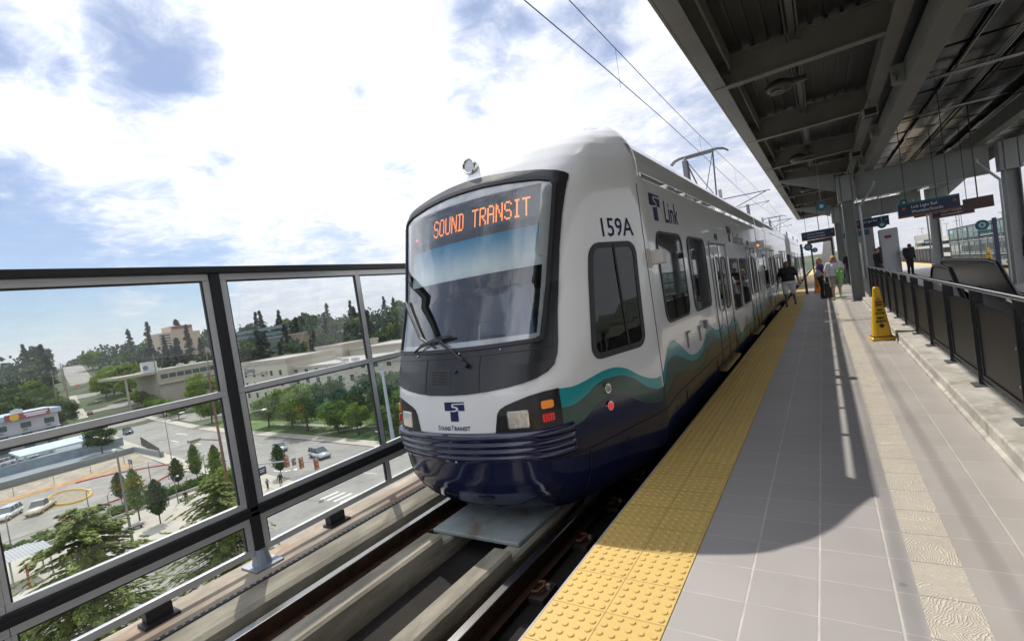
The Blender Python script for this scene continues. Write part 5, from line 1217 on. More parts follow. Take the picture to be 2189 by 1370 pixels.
# far tree line on the horizon
random.seed(5)
for i in range(290):
    a = radians(95+random.random()*86) if i > 20 else radians(120+random.random()*50)
    R = random.uniform(330, 720) if i % 2 else random.uniform(255, 420); x, y = R*cos(a), R*sin(a)
    if x > -40: continue
    # keep the road corridor open
    yr = 88.7+(-346-x)*.23
    if abs(y-yr-4) < 11 or (y < 112 and x > -262 and y > 40) or (140 < y < 205 and -445 < x < -345 and random.random() < .0): continue
    if x > -300 and y > 60 and y < 120: continue
    if -345 > x > -420 and abs(y+x*.40) < 22: continue
    k = random.random()
    bs = TF2 if k < .42 else (TF if k < .82 else TF3); s = random.uniform(.85, 1.35)*(1+max(0, R-400)/700)
    plant(bs, x, y, s, {TF2: 'dark conifer in the far tree line on the horizon', TF: 'dark rounded tree in the far tree line on the horizon', TF3: 'lighter green tree in the far tree line on the horizon'}[bs], 'tree', {TF2: 'far conifers', TF: 'far rounded trees', TF3: 'far light trees'}[bs])
# far-off woods as one mass, and the mountains
random.seed(9); V = []; Fc = []
for i in range(52000):
    a = radians(random.uniform(100, 185)); R = 380+1300*random.random()**2.2; p = Vector((R*cos(a), R*sin(a), 0))
    yr = 88.7+(-346-p.x)*.23
    if abs(p.y-yr-4) < 13 or (p.x > -470 and 150 < p.y < 208): continue
    cell = sin(p.x*.075+2*sin(p.y*.05))*sin(p.y*.09+p.x*.02); p.z = gh(p.x, p.y)+random.random()**.6*(9+7*cell+2.5*sin(R*.2+a*90))+.5; sz = 1.0+R/520; quad(V, Fc, p, rv(), rv(), random.uniform(.6, 1.1)*sz, .8)
tag(mk('far_woods', V, Fc, L_con), kind='stuff')
def ridge(y):
    return 0
V = []; Fc = []; n = 120
for i in range(n+1):
    x = -11500+i*72.0; u = (x+11500)/8640
    hgt = 30+150*math.exp(-((x+6250)/650)**2)+95*math.exp(-((x+7250)/500)**2)+60*math.exp(-((x+5300)/500)**2)+14*sin(x*.011)+7*sin(x*.031)
    V += [(x, 5200-(x+6000)*.2, -120), (x, 6000-(x+6000)*.2, hgt*.72), (x, 6900-(x+6000)*.2, hgt*1.25)]
for i in range(n):
    for j in (0, 1): a = i*3+j; Fc.append((a, a+3, a+4, a+1))
struct(mk('mountains', V, Fc, mat('mountain_forest', (.05, .075, .07), .95, var=.2, vs=.002), None, True))

# ================================================================ BUILDINGS
def bldg(name, label, x0, x1, y0, y1, h, wallm, parapet=.5, base=None):
    z0 = base if base is not None else min(gh(x0, y0), gh(x1, y1), gh(x0, y1))
    o = thing(name, label, 'building', ((x0+x1)/2, (y0+y1)/2, z0)); b = MB(); b.box(x0, x1, y0, y1, z0, z0+h); b.build('wall', wallm, o)
    b = MB(); p = parapet
    b.box(x0-.25, x1+.25, y0-.25, y0+.1, z0+h-p, z0+h+.25); b.box(x0-.25, x1+.25, y1-.1, y1+.25, z0+h-p, z0+h+.25); b.box(x0-.25, x0+.1, y0+.1, y1-.1, z0+h-p, z0+h+.25); b.box(x1-.1, x1+.25, y0+.1, y1-.1, z0+h-p, z0+h+.25); b.build('cornice', MATS['trim_tan'], o)
    b = MB(); b.box(x0+.1, x1-.1, y0+.1, y1-.1, z0+h, z0+h+.02); b.build('roof', MATS['roof_membrane'], o)
    return o, z0
mat('trim_tan', (.40, .35, .29), .8, var=.08); mat('roof_membrane', (.36, .35, .33), .9, var=.15, vs=.2)
M_win = mat('window_dark', (.05, .08, .09), .12, spec=.8); M_wf = mat('window_frame_white', (.6, .6, .57), .6)
def wins(o, xs, y, zs, w, h, ax=0):
    """windows on a wall facing -y (ax 0) or +x (ax 1)"""
    for z in zs:
        for x in xs:
            f = MB(); p = MB()
            if ax == 0: f.box(x-w/2-.08, x+w/2+.08, y-.06, y+.01, z-.08, z+h+.08); p.box(x-w/2, x-.03, y-.09, y-.05, z, z+h); p.box(x+.03, x+w/2, y-.09, y-.05, z, z+h)
            else: f.box(y-.01, y+.06, x-w/2-.08, x+w/2+.08, z-.08, z+h+.08); p.box(y+.05, y+.09, x-w/2, x-.03, z, z+h); p.box(y+.05, y+.09, x+.03, x+w/2, z, z+h)
            fr = f.build('window', M_wf, o); p.build('pane', M_win, fr)
M_cream = mat('stucco_cream', (.50, .46, .37), .85, var=.05)
o, z0 = bldg('hotel', 'four storey cream stucco hotel with flat roof behind the lawn trees', -133, -62, 78, 96, 12.6, M_cream)
wins(o, [-128+4.6*i for i in range(15)], 78, [z0+2.0+3.05*k for k in range(4)], 1.5, 1.6)
b = MB()
for x, y in ((-108, 82), (-103, 81.5), (-118, 88), (-96, 90), (-84, 84)): b.box(x-.6, x+.6, y-.5, y+.5, z0+12.6, z0+13.5); b.tube([(x+1.6, y, z0+12.6), (x+1.6, y, z0+13.4)], .35, 8)
b.build('roof_unit', mat('roof_unit_metal', (.6, .6, .6), .3, .7), o)
o2, _ = bldg('hotel_sign_tower', 'taller cream entrance tower of the hotel carrying a grey script sign', -150, -124.6, 76.2, 92, 15.4, M_cream, .9)
wins(o2, (-146, -141.5, -137, -132.5, -128), 76.2, [z0+2.0+3.05*k for k in range(4)], 1.2, 1.5)
letter('wall_sign', '(Quıınuıı', -146.5, -6.9, 1.5, planeY(76.2), mat('sign_grey_blue', (.15, .17, .27), .5), o2, .8, off=.08, bold=.03)
b = MB(); b.box(-146.8, -136, 75.9, 76.2, -7.6, -7.3); b.box(-136.2, -134.6, 75.6, 76.2, -7.7, -6.9); b.build('sign_ledge', MATS['trim_tan'], o2)
o, z0 = bldg('hotel_wing', 'lower cream left wing of the hotel beside the entrance tower', -162, -150.2, 78, 94, 12.2, M_cream); wins(o, (-159, -155, -152), 78, [z0+2.0+3.05*k for k in range(4)], 1.2, 1.5)
bldg('rear_block', 'windowless cream block rising behind the hotel roof', -141, -128, 97, 112, 16.4, M_cream); bldg('rear_block', 'long flat cream warehouse behind the hotel roof to the right', -127, -70, 99, 118, 14.6, M_cream)
o, z0 = bldg('brick_office', 'long distant brick and glass office block above the trees', -380, -300, 186, 202, 15.5, mat('brick_tan', (.30, .20, .14), .85, var=.08))
b = MB()
for k in range(6): b.box(-370, -292, 179.85, 179.99, z0+2+k*3.7, z0+3.9+k*3.7)
b.build('window_band', mat('window_band_blue', (.12, .19, .23), .15), o)
o = thing('hotel_tower', 'stepped beige hotel tower with red rooftop lettering beyond the conifers', 'building', (-425, 172, gh(-425, 172)))
zb = gh(-425, 172); M_bg = mat('tower_beige', (.50, .40, .29), .85, var=.05)
for nm, y0, y1, zt in (('lower_wing', 160, 169, 19), ('tower_wall', 169, 184, 23.4), ('right_wing', 184, 189, 18)):
    b = MB(); b.box(-436, -420, y0, y1, zb, zt); w = b.build(nm, M_bg, o)
b = MB()
for k in range(7): b.box(-419.99, -419.9, 161, 168, 4+k*2.1, 5+k*2.1)
b.build('window_band', M_win, o)
b = MB(); b.box(-420, -419.5, 170, 183.6, 21.2, 23.2); b.build('sign_band', mat('sign_maroon', (.30, .06, .07), .6), o)
o = thing('office_block', 'low beige office block with ribbon windows and a tall white sign wall', 'building', (-236, 90, gh(-236, 90)))
zb = gh(-236, 90)
b = MB(); b.box(-250, -230, 84.5, 112, zb, -3.6); b.build('wall', mat('office_beige', (.36, .33, .27), .85, var=.06), o)
b = MB(); b.box(-250, -229.5, 71.5, 84.4, -4.9, -3.9); b.box(-230.6, -230, 74, 74.6, zb, -4.9); b.build('canopy_roof', mat('office_beige', (.4, .36, .3)), o)
b = MB()
for y in range(86, 110, 3): b.box(-229.98, -229.9, y, y+2.6, -7.4, -5.6)
b.build('ribbon_window', M_win, o)
b = MB(); b.box(-231.5, -229.6, 80.2, 85.3, -4.4, .4); sw = b.build('sign_wall', mat('white_wall', (.62, .62, .60), .8), o)
b = MB(); b.tube([(-229.5, 81.2, -1.9), (-229.4, 81.2, -1.9)], .9, 14); b.build('round_logo', mat('sign_grey_blue', (.15, .17, .27)), sw)
b = MB(); b.box(-229.9, -228.6, 84.5, 112, -9.6, -8.8); b.build('ledge', MATS['trim_tan'], o)
for x, y, w, d, h, c, lab in ((-300, 118, 22, 12, 5, (.35, .34, .33), 'low grey shed roof among the trees left of the tower'), (-288, 128, 18, 10, 5, (.45, .22, .17), 'low building with red band near the tall conifers'), (-262, 150, 30, 10, 5, (.55, .53, .5), 'flat pale shop roof left of the lime trees behind the hotel'), (-210, 168, 20, 10, 9, (.6, .55, .45), 'small pale house in the wooded slope')):
    z0 = gh(x, y); o = thing('low_building', lab, 'building', (x, y, z0)); b = MB(); b.box(x, x+w, y, y+d, z0, z0+h); b.build('wall', mat('shed_%d' % int(c[1]*100), c, .85), o); b = MB(); b.box(x-.4, x+w+.4, y-.4, y+d+.4, z0+h, z0+h+.4); b.build('roof', MATS['roof_membrane'], o)
# motel
o = thing('motel', 'three storey pale blue and white motel with a maroon and yellow fascia sign', 'building', (-205, 22, GZ))
b = MB(); b.box(-210, -195, -12, 45.2, GZ, -9.9); b.build('wall', mat('motel_wall', (.46, .44, .45), .85, var=.05), o)
b = MB(); b.box(-211, -194, -12.5, 45.9, -9.89, -8.5); b.build('roof_fascia', mat('motel_blue_roof', (.36, .45, .54), .6, var=.06), o)
b = MB(); b.box(-195, -193.6, -12, 45.2, GZ+5.6, GZ+5.8); b.box(-195, -193.6, -12, 45.2, GZ+2.8, GZ+3.0); b.build('walkway', mat('motel_blue_roof', (.36, .45, .54)), o)
for y in [-8+5.0*i for i in range(11)]:
    for z in (GZ+.6, GZ+3.9, GZ+6.9):
        b = MB(); b.box(-194.98, -194.9, y, y+2.2, z, z+1.5); w = b.build('window', M_win, o); b = MB(); b.box(-194.9, -194.5, y+.4, y+1.3, z-.7, z-.25); b.build('air_conditioner', M_galv, w)
b = MB(); b.box(-193.9, -193.7, 33.9, 43.3, -9.9, -8.2); sg_ = b.build('fascia_sign', mat('sign_maroon', (.30, .06, .07)), o)
b = MB(); b.box(-193.69, -193.6, 37.8, 42.8, -9.0, -8.6); b.box(-193.69, -193.6, 38.2, 42.4, -9.55, -9.2); b.build('sign_lines', M_txt, sg_)
b = MB(); b.tube([(-193.7, 35.8, -9.1), (-193.5, 35.8, -9.1)], 1.0, 16); b.build('sun_logo', mat('sign_yellow', (.65, .40, .04), .5), sg_)
b = MB(); b.box(-195, -190, 40, 47, GZ+3.2, GZ+4.2); b.build('porch_sign', mat('sign_maroon', (.3, .06, .07)), o)
# pale blue shelter by the yard, corrugated bus shelter on the plaza
o = thing('yard_shelter', 'pale blue canopy roof shelter with white fascia in the motel yard', 'shelter', (-163, 36, GZ))
b = MB(); b.prism([(-168, -16.1), (-158, -16.6), (-158, -16.2), (-168, -15.7)], 1, 29, 43.5); b.build('roof', mat('pale_blue_roof', (.45, .55, .62), .45, .2), o)
b = MB()
for x in (-167, -159):
    for y in (30, 42.5): b.box(x-.2, x+.2, y-.2, y+.2, GZ, -16.5)
b.build('pillars', mat('white_wall', (.62, .62, .60)), o)
o = thing('bus_shelter', 'corrugated grey roof shelter on the plaza at the lower left', 'shelter', (-73, 11.5, GZ))
b = MB(); nx = 24; V = []; Fc = []
for i in range(nx*4+1):
    y = 7.5+i*.07; z = -16.55+.05*sin(i*pi/2)
    V += [(-75.4, y, z+.25), (-71.2, y, z)]
for i in range(nx*4): Fc.append((2*i, 2*i+1, 2*i+3, 2*i+2))
mk('roof', V, Fc, mat('corrugated_metal', (.45, .46, .46), .5, .3), o)
b = MB()
for x in (-75, -71.6):
    for y in (8, 11, 14): b.box(x-.07, x+.07, y-.07, y+.07, GZ, -16.6)
b.box(-75.4, -71.2, 7.5, 7.6, -16.75, -16.6); b.build('frame', M_col, o)
for i, (x, y) in enumerate(((-70.4, 11.9), (-84.9, 20.8), (-68.3, 29.0))):
    o = thing('bollard', ['red marker post with white cap beside the corrugated shelter', 'small dark bollard beside the long kerb', 'white capped red post near the brown street light pole'][i], 'bollard', (x, y, GZ)); b = MB(); b.tube([(x, y, GZ), (x, y, GZ+2.3 if i == 0 else GZ+1)], .10, 8); b.build('shaft', MATS['curb_red'], o); b = MB(); b.ball((x, y, GZ+(2.4 if i == 0 else 1.05)), .14, n=8, m=5); b.build('cap', M_txt, o)
for i, (x, y) in enumerate(((-80.6, 21.8), (-75.5, 22.2), (-80.5, 31.0), (-82.4, 16.0))):
    o = thing('bench', ['plaza bench by the long kerb', 'plaza bench near the tall grey pole', 'plaza bench beyond the young trees', 'plaza bench in the foreground shade'][i], 'bench', (x, y, GZ), 'plaza benches'); b = MB(); b.box(x-.3, x+.3, y-1.4, y+1.4, GZ+.42, GZ+.5); b.build('seat', MATS['fence_brown'], o)
    for dy in (-1.1, 1.1): b = MB(); b.box(x-.25, x+.25, y+dy-.05, y+dy+.05, GZ, GZ+.42); b.build('leg', M_bsteel, o)

# ================================================================ CAR PARK BEYOND THE OPPOSITE TRACK
o = thing('parking_garage', 'pale concrete multi storey car park with stair tower beyond the far glass fence', 'building', (48, 300, GZ))
M_gar = mat('garage_concrete', (.50, .48, .43), .85, var=.06)
b = MB(); b.box(40, 46.5, 318, 322, GZ, 5.2); b.build('stair_tower', M_gar, o)
for k, z in enumerate((-12, -8.6, -5.2, -1.8, 1.2)):
    b = MB(); b.box(40.3, 110, 210+k*0, 317.9, z, z+1.25); b.build('deck_parapet', M_gar, o)
b = MB(); b.box(42, 109, 212, 316, GZ, .6); b.build('shade_core', mat('garage_shadow', (.05, .05, .05), .9), o)  # dark block standing in for the shade between the decks
for k in range(5): b = MB(); b.box(39.9, 40, 319.2, 320.6, -10+k*3.3, -8.4+k*3.3); b.build('window', M_win, o)
for i, (x, y) in enumerate(((80, 488), (80, 454), (60, 380), (95, 420), (70, 520), (60, 330), (52, 290), (44, 250))):
    o = thing('car_park_lamp', 'tall thin twin lamp standing above the car park roof', 'lamp post', (x, y, -2), 'tall lamps over the car park'); b = MB(); b.tube([(x, y, -3), (x, y, 12.5)], .14, 6); b.build('pole', M_galv, o); b = MB(); b.box(x-1.8, x+1.8, y-.3, y+.3, 12.4, 12.7); b.build('lamp_head', M_galv, o)

# ================================================================ LAMP POSTS, POLES, SIGNALS
def lampost(x, y, h, lab, arm=(1, 0), L=1.2, head=.5, m=None, grp='slim lamp posts around the car park', r=.09, z=GZ, up=.25):
    m = m or M_galv; o = thing('lamp_post', lab, 'lamp post', (x, y, z), grp); ax, ay = arm
    b = MB(); b.tube([(x, y, z), (x, y, z+h)], r, 8, r2=r*.6); b.build('pole', m, o)
    b = MB(); b.tube([(x, y, z+h-.05), (x+ax*L*.5, y+ay*L*.5, z+h+up*.8), (x+ax*L, y+ay*L, z+h+up)], r*.5, 6); b.build('arm', m, o)
    b = MB(); hx, hy = x+ax*(L+head*.5), y+ay*(L+head*.5); b.ball((hx, hy, z+h+up), max(head*abs(ax), .22)*.8, max(head*abs(ay), .22)*.8, .13, n=10, m=6); b.build('lamp_head', mat('lamp_head_pale', (.62, .63, .62), .35), o)
    return o
lampost(-112.3, 41.4, 8.4, 'curved arm street light beside the car park entrance', (.6, .8), 2.6, .9, grp='street lights', up=1.0)
lampost(-69.8, 20.5, 11.2, 'tall dark grey lamp pole rising from the plaza in front of the young trees', (-1, 0), .3, .7, m=mat('pole_dark_grey', (.16, .155, .14), .6), grp='street lights', r=.16, up=.05)
for x, y, h, lab in ((-85.7, 21.2, 4.6, 'slim lamp post by the yellow oval curb'), (-80.5, 21.9, 4.3, 'slim lamp post right of the oval, on the kerb'), (-94.0, 31.3, 4.3, 'slim lamp post between the two red curbs'), (-79.8, 29.3, 3.8, 'slim lamp post in front of the small dark tree'), (-84.6, 35.4, 4.6, 'slim lamp post next to the cross street'), (-86.0, 13.6, 4.6, 'slim lamp post at the left edge above the planting bed')):
    lampost(x, y, h, lab, (.8, .6), .35, .35)
lampost(-66.0, 57.6, 14.0, 'thick pale grey mast rising beside the train nose', (0, 1), .1, .1, m=mat('mast_pale_grey', (.33, .37, .42), .5), grp='street lights', r=.36, up=.0)
o = thing('street_light', 'brown street light pole with long arm and boxy lamp behind the fence post', 'lamp post', (-60, 27.2, GZ), 'street lights')
M_brown = mat('pole_brown', (.16, .075, .05), .6)
b = MB(); b.tube([(-60, 27.2, GZ), (-60, 27.1, -1.0)], .2, 8, r2=.12); b.build('pole', M_brown, o); b = MB(); b.tube([(-60, 27.15, -8.9), (-60.4, 25.2, -8.2)], .06, 6); b.build('arm', M_brown, o)
b = MB(); b.box(-60.8, -60.1, 24.1, 25.3, -8.3, -8.0, bev=.05); b.build('lamp_head', M_galv, o); b = MB(); b.ball((-60.45, 24.7, -8.32), .3, .5, .22, n=10, m=6); b.build('lamp_bowl', mat('lamp_bowl_yellow', (.5, .42, .2), .3), o)
# traffic signal
o = thing('traffic_signal', 'grey traffic signal mast with long arm over the intersection and a curved street light', 'traffic signal', (-69.5, 35.4, GZ))
M_sg = mat('signal_grey', (.36, .40, .43), .45); px_, py_ = -69.5, 35.4
b = MB(); b.tube([(px_, py_, GZ), (px_, py_, -8.2)], .17, 8, r2=.09); b.tube([(px_, py_, -8.3), (px_+.1, py_+.2, -8.0), (px_+.6, py_+.9, -7.9), (px_+1.0, py_+1.6, -7.95)], .06, 6); b.build('mast', M_sg, o)
b = MB(); b.ball((px_+1.2, py_+1.9, -7.98), .3, .45, .12, n=8, m=5); b.build('lamp_head', MATS['lamp_head_pale'], o)
b = MB(); b.tube([(px_, py_, -15.4), (-64.6, 37.2, -15.2), (-58.5, 37.4, -15.1)], .11, 8, r2=.06); b.build('arm', M_sg, o)
for (x, y) in ((-64.6, 37.2), (-61.4, 37.3), (-58.2, 37.4)):
    b = MB(); b.box(x-.05, x+.05, y-.32, y+.32, -16.1, -14.6); hd = b.build('signal_head', mat('signal_brown', (.30, .12, .07), .6), o)
    b = MB()
    for k in range(3): b.tube([(x+.05, y, -15.85+k*.5), (x+.35, y, -15.85+k*.5)], .17, 10)
    b.build('visor', mat('signal_tan', (.42, .2, .12), .6), hd)
for (x, y, w) in ((-66.6, 36.6, .35), (-63.0, 37.25, .6)): b = MB(); b.box(x-.03, x+.03, y-w/2, y+w/2, -15.75, -14.8); b.build('arm_sign', mat('sign_back_olive', (.20, .19, .12), .7), o)
b = MB(); b.box(px_+.2, px_+.25, py_+.2, py_+1.3, GZ+2.4, GZ+3.5); b.build('street_notice', mat('notice_dark', (.05, .055, .06), .5), o)
for z in (GZ+2.9,): b = MB(); b.box(px_+.26, px_+.265, py_+.35, py_+1.1, z+.2, z+.28); b.box(px_+.26, px_+.265, py_+.35, py_+1.0, z-.05, z+.03); b.build('notice_lines', M_txt, o)
# far signals and utility poles
o = thing('far_signal', 'distant traffic signal arm with red heads far up the cross street', 'traffic signal', (-330, 88, gh(-330, 88)))
zf = gh(-330, 88); b = MB(); b.tube([(-330, 100, zf), (-330, 100, zf+7)], .2, 6); b.tube([(-330, 100, zf+6.6), (-330, 84, zf+6.4)], .14, 6); b.build('mast', mat('signal_green', (.2, .4, .36), .5), o)
b = MB()
for y in (86, 90.5, 95.5): b.box(-330.2, -329.8, y-.4, y+.4, zf+6.2, zf+7.4)
b.build('signal_heads', mat('signal_red', (.6, .06, .05), .5, emit=.5), o)
poles = [(-200, 73.6, 2.9), (-200, 91.0, 2.8), (-310, 76.5, 5), (-380, 93, 7), (-240, 56, 3)]
for i, (x, y, zt) in enumerate(poles):
    z0 = gh(x, y); o = thing('utility_pole', ['wooden utility pole in front of the beige office block', 'wooden utility pole at the right end of the office block', 'wooden utility pole among trees behind the motel', 'farthest wooden utility pole by the cross street', 'utility pole between motel and street'][i], 'utility pole', (x, y, z0), 'utility poles'); b = MB(); b.tube([(x, y, z0), (x, y, zt)], .24, 6, r2=.16); b.build('pole', mat('pole_wood', (.22, .19, .15), .9), o); b = MB(); b.box(x-.1, x+.1, y-1.3, y+1.3, zt-1.2, zt-1.0); b.box(x-.1, x+.1, y-1.0, y+1.0, zt-2.6, zt-2.4); b.build('crossarm', MATS['pole_wood'], o)
o = thing('utility_wires', 'sagging utility wires strung between the wooden poles', 'wires', (-200, 82, 1)); b = MB()
for k, (dz, dy) in enumerate(((-1.1, -1), (-1.1, 1), (-2.5, 0), (-5.5, 0))):
    for (p, q) in ((0, 1), (0, 2), (2, 3)):
        A, B2 = poles[p], poles[q]; b.tube([(A[0]+(B2[0]-A[0])*u, A[1]+dy*.6+(B2[1]-A[1])*u, A[2]+dz+(B2[2]-A[2])*u-1.2*4*u*(1-u)*.5) for u in [i/8 for i in range(9)]], .035, 4)
b.build('wire', M_wire, o)
for x, y, w, h, lab, c in ((-71.5, 59.2, 2.6, 1.6, 'black lawn sign with pale lettering beside the grey mast', (.03, .03, .035)), (-119, 36.8, 1.6, .9, 'small blue sign on posts at the car park entrance', (.05, .09, .17)), (-132, 63.4, 1.3, 1.0, 'small blue sign on the corner lawn across the street', (.04, .08, .22))):
    o = thing('ground_sign', lab, 'sign', (x, y, GZ)); b = MB(); b.box(x-w/2, x+w/2, y-.08, y+.08, GZ+.9, GZ+.9+h); b.build('panel', mat('gs_%d' % int(c[2]*100), c, .5), o)
    b = MB(); b.box(x-w*.4, x-w*.4+.1, y-.05, y+.05, GZ, GZ+.9); b.box(x+w*.4-.1, x+w*.4, y-.05, y+.05, GZ, GZ+.9); b.build('post', M_galv, o); b = MB(); b.box(x-w*.25, x+w*.25, y-.1, y-.085, GZ+.9+h*.35, GZ+.9+h*.48); b.build('lettering_line', M_txt, o)

# ================================================================ VEHICLES
def vehicle(kind, x, y, rot, col, lab, grp, nm='parked_car', cat='car'):
    L, Wd, Hh, belt = {'sedan': (4.7, 1.8, 1.42, .88), 'van': (5.1, 1.98, 1.75, 1.0), 'suv': (4.8, 1.9, 1.8, 1.05), 'truck': (5.6, 2.0, 1.85, 1.05)}[kind]
    o = thing(nm, lab, cat, (0, 0, 0), grp); h = L/2
    pm = mat('car_paint_%d_%d_%d' % tuple(int(c*100) for c in col), col, .22, .1, coat=.8)
    low = {'sedan': [(-h, .45), (-h+.05, .78), (-h+.9, .92), (-.6, .93), (1.1, .93), (h-.35, .80), (h, .62), (h+.02, .32), (-h+.05, .25)],
           'van': [(-h, .4), (-h+.02, 1.0), (-.5, 1.02), (1.35, 1.02), (h-.35, .88), (h, .68), (h+.02, .32), (-h+.05, .28)],
           'suv': [(-h, .45), (-h+.02, 1.05), (0, 1.08), (1.25, 1.06), (h-.2, .95), (h, .75), (h+.02, .38), (-h+.05, .35)],
           'truck': [(-h, .5), (-h+.02, 1.0), (-.4, 1.05), (1.2, 1.06), (h-.2, .98), (h, .8), (h+.02, .4), (-h+.05, .4)]}[kind]
    top = {'sedan': [(-1.75, .93), (-1.05, 1.38), (-.2, 1.42), (.45, 1.36), (1.25, .93)], 'van': [(-h+.08, 1.02), (-h+.35, 1.66), (-1.2, 1.75), (.3, 1.70), (1.45, 1.02)],
           'suv': [(-h+.08, 1.05), (-h+.35, 1.72), (-.8, 1.80), (.35, 1.74), (1.15, 1.06)], 'truck': [(-.4, 1.05), (-.25, 1.75), (.1, 1.84), (.65, 1.80), (1.25, 1.06)]}[kind]
    hw = Wd/2
    def loft(poly, w0, w1, zt):
        n = len(poly); V = []
        for s in (-1, 1):
            for (a, z) in poly: V.append((a, s*(w0+(w1-w0)*max(0, (z-belt)/(zt-belt))), z))
        return V, [tuple(range(n)), tuple(range(2*n-1, n-1, -1))]+[(i, n+i, n+(i+1) % n, (i+1) % n) for i in range(n)]
    bm = bmesh.new(); V, Fc = loft(low, hw, hw*.98, Hh); vs = [bm.verts.new(v) for v in V]; [bm.faces.new([vs[i] for i in f]) for f in Fc]
    bmesh.ops.recalc_face_normals(bm, faces=bm.faces[:]); bmesh.ops.bevel(bm, geom=bm.edges[:], offset=.07, segments=2, affect='EDGES'); bm.verts.index_update()
    mk('body', [v.co.copy() for v in bm.verts], [[v.index for v in f.verts] for f in bm.faces], pm, o, True); bm.free()
    V, Fc = loft(top, hw*.95, hw*.74, Hh); mk('glasshouse', V, Fc, mat('car_glass', (.05, .08, .085), .08, spec=.9), o)
    zt = Hh; b = MB(); tx = [p for p in top if p[1] > Hh*.9]; a, c = tx[0][0], tx[-1][0]; b.box(a-.05, c+.05, -hw*.74, hw*.74, Hh-.06, Hh+.015, bev=.02); b.build('roof', pm, o)
    b = MB()
    for xx in ((-.35,) if kind in ('sedan', 'truck') else (-1.3, -.2)): b.box(xx-.04, xx+.04, -hw*.9, hw*.9, belt, Hh-.05)
    b.build('pillar', pm, o)
    for sx2 in (-h+.85, h-.9):
        for sg in (-1, 1):
            b = MB(); b.tube([(sx2, sg*(hw-.2), .33), (sx2, sg*(hw+.01), .33)], .33, 14); w = b.build('wheel', M_blk, o); b = MB(); b.tube([(sx2, sg*(hw), .33), (sx2, sg*(hw+.02), .33)], .2, 10); b.build('rim', M_steel, w)
    for sg in (-1, 1):
        b = MB(); b.box(h-.12, h+.03, sg*hw*.62-.2, sg*hw*.62+.2, .62, .76); b.build('headlight', mat('car_headlight', (.7, .72, .72), .15), o); b = MB(); b.box(-h-.02, -h+.05, sg*hw*.7-.12, sg*hw*.7+.12, .7, .9); b.build('tail_light', MATS['red_lens'], o)
    o.location = (x, y, gh(x, y)+.09); o.rotation_euler = (0, 0, rot); return o
WH, SV, CR, RD, DK = (.70, .71, .72), (.46, .48, .50), (.66, .58, .45), (.38, .05, .05), (.05, .055, .06)
vehicle('van', -75.2, 49.2, radians(-12), SV, 'silver minivan crossing the intersection, nearer of the two silver vehicles', 'vehicles on the road', 'minivan', 'minivan')
vehicle('sedan', -90.2, 51.0, radians(-16), SV, 'silver sedan driving behind the minivan toward the intersection', 'vehicles on the road', 'moving_car')
vehicle('suv', -176, 55.2, radians(-8), DK, 'dark sport utility car coming down the cross street', 'vehicles on the road', 'moving_car')
vehicle('sedan', -300, 84.2, radians(-14), WH, 'white car far up the cross street', 'vehicles on the road', 'moving_car')
vehicle('sedan', -262, 70.6, radians(166), RD, 'red car on the cross street between the trees', 'vehicles on the road', 'moving_car')
vehicle('truck', -105.6, 20.6, radians(-35), CR, 'cream pickup truck parked beside the yellow oval curb', 'cars in the car park', 'pickup_truck', 'pickup truck')
vehicle('suv', -108.2, 17.4, radians(-35), WH, 'white car parked left of the cream pickup, half behind the cedar', 'cars in the car park')
vehicle('suv', -109.5, 13.4, radians(-35), DK, 'dark car at the very left edge of the car park', 'cars in the car park')
for i, (x, y, k, c, lab) in enumerate(((-178, 37, 'suv', WH, 'white car in the motel yard, nearest the fence'), (-186, 36.4, 'sedan', SV, 'silver car behind the nearest white one in the motel yard'), (-176, 33.2, 'sedan', WH, 'white sedan left of the nearest white car in the motel yard'), (-186, 44.2, 'sedan', WH, 'white car close to the motel porch'), (-188, 32.5, 'sedan', DK, 'dark car under the motel walkway'), (-176, 30, 'suv', WH, 'white car at the left end of the motel yard'))): vehicle(k, x, y, radians(80+i*7), c, lab, 'cars in the motel yard')
for i, (x, y, c) in enumerate(((-205, 84, DK), (-209, 85.5, SV), (-214, 87, WH), (-219, 88.5, DK), (-172, 76.5, DK), (-168.5, 77.2, SV))): vehicle('sedan', x, y, radians(80), c, ['dark car left in the rear car park row', 'silver car in the rear car park row', 'white car in the rear car park row', 'dark car at the far end of the rear car park row', 'dark car on the drive next to the hotel wing', 'silver car on the drive next to the hotel wing'][i], 'cars in the rear car park')

# ================================================================ PEOPLE
def capsules(parts):
    b = MB()
    for q in parts:
        if len(q) == 4: p0, p1, r0, r1 = q; b.tube([p0, p1], r0, 12, r2=r1); b.ball(p0, r0, n=12, m=8); b.ball(p1, r1, n=12, m=8)
        else: c, rx, ry, rz = q[0], q[1][0], q[1][1], q[1][2]; b.ball(c, rx, ry, rz, n=16, m=12)
    return b
def fused(name, parts, m, parent, vox=.014, sm_=4):
    b = capsules(parts); me = bpy.data.meshes.new(name); me.from_pydata(b.v, [], b.f); ob = bpy.data.objects.new(name, me); C.objects.link(ob)
    r = ob.modifiers.new('r', 'REMESH'); r.mode = 'VOXEL'; r.voxel_size = vox; s_ = ob.modifiers.new('s', 'SMOOTH'); s_.factor = .5; s_.iterations = sm_
    bpy.context.view_layer.update(); me2 = bpy.data.meshes.new_from_object(ob.evaluated_get(bpy.context.evaluated_depsgraph_get())); bpy.data.objects.remove(ob)
    me2.materials.clear(); me2.materials.append(m); me2.polygons.foreach_set('use_smooth', [True]*len(me2.polygons)); o = bpy.data.objects.new(name, me2); C.objects.link(o); o.parent = parent; return o
SK = mat('skin', (.48, .29, .20), .55); SK2 = mat('skin_brown', (.20, .10, .06), .55)
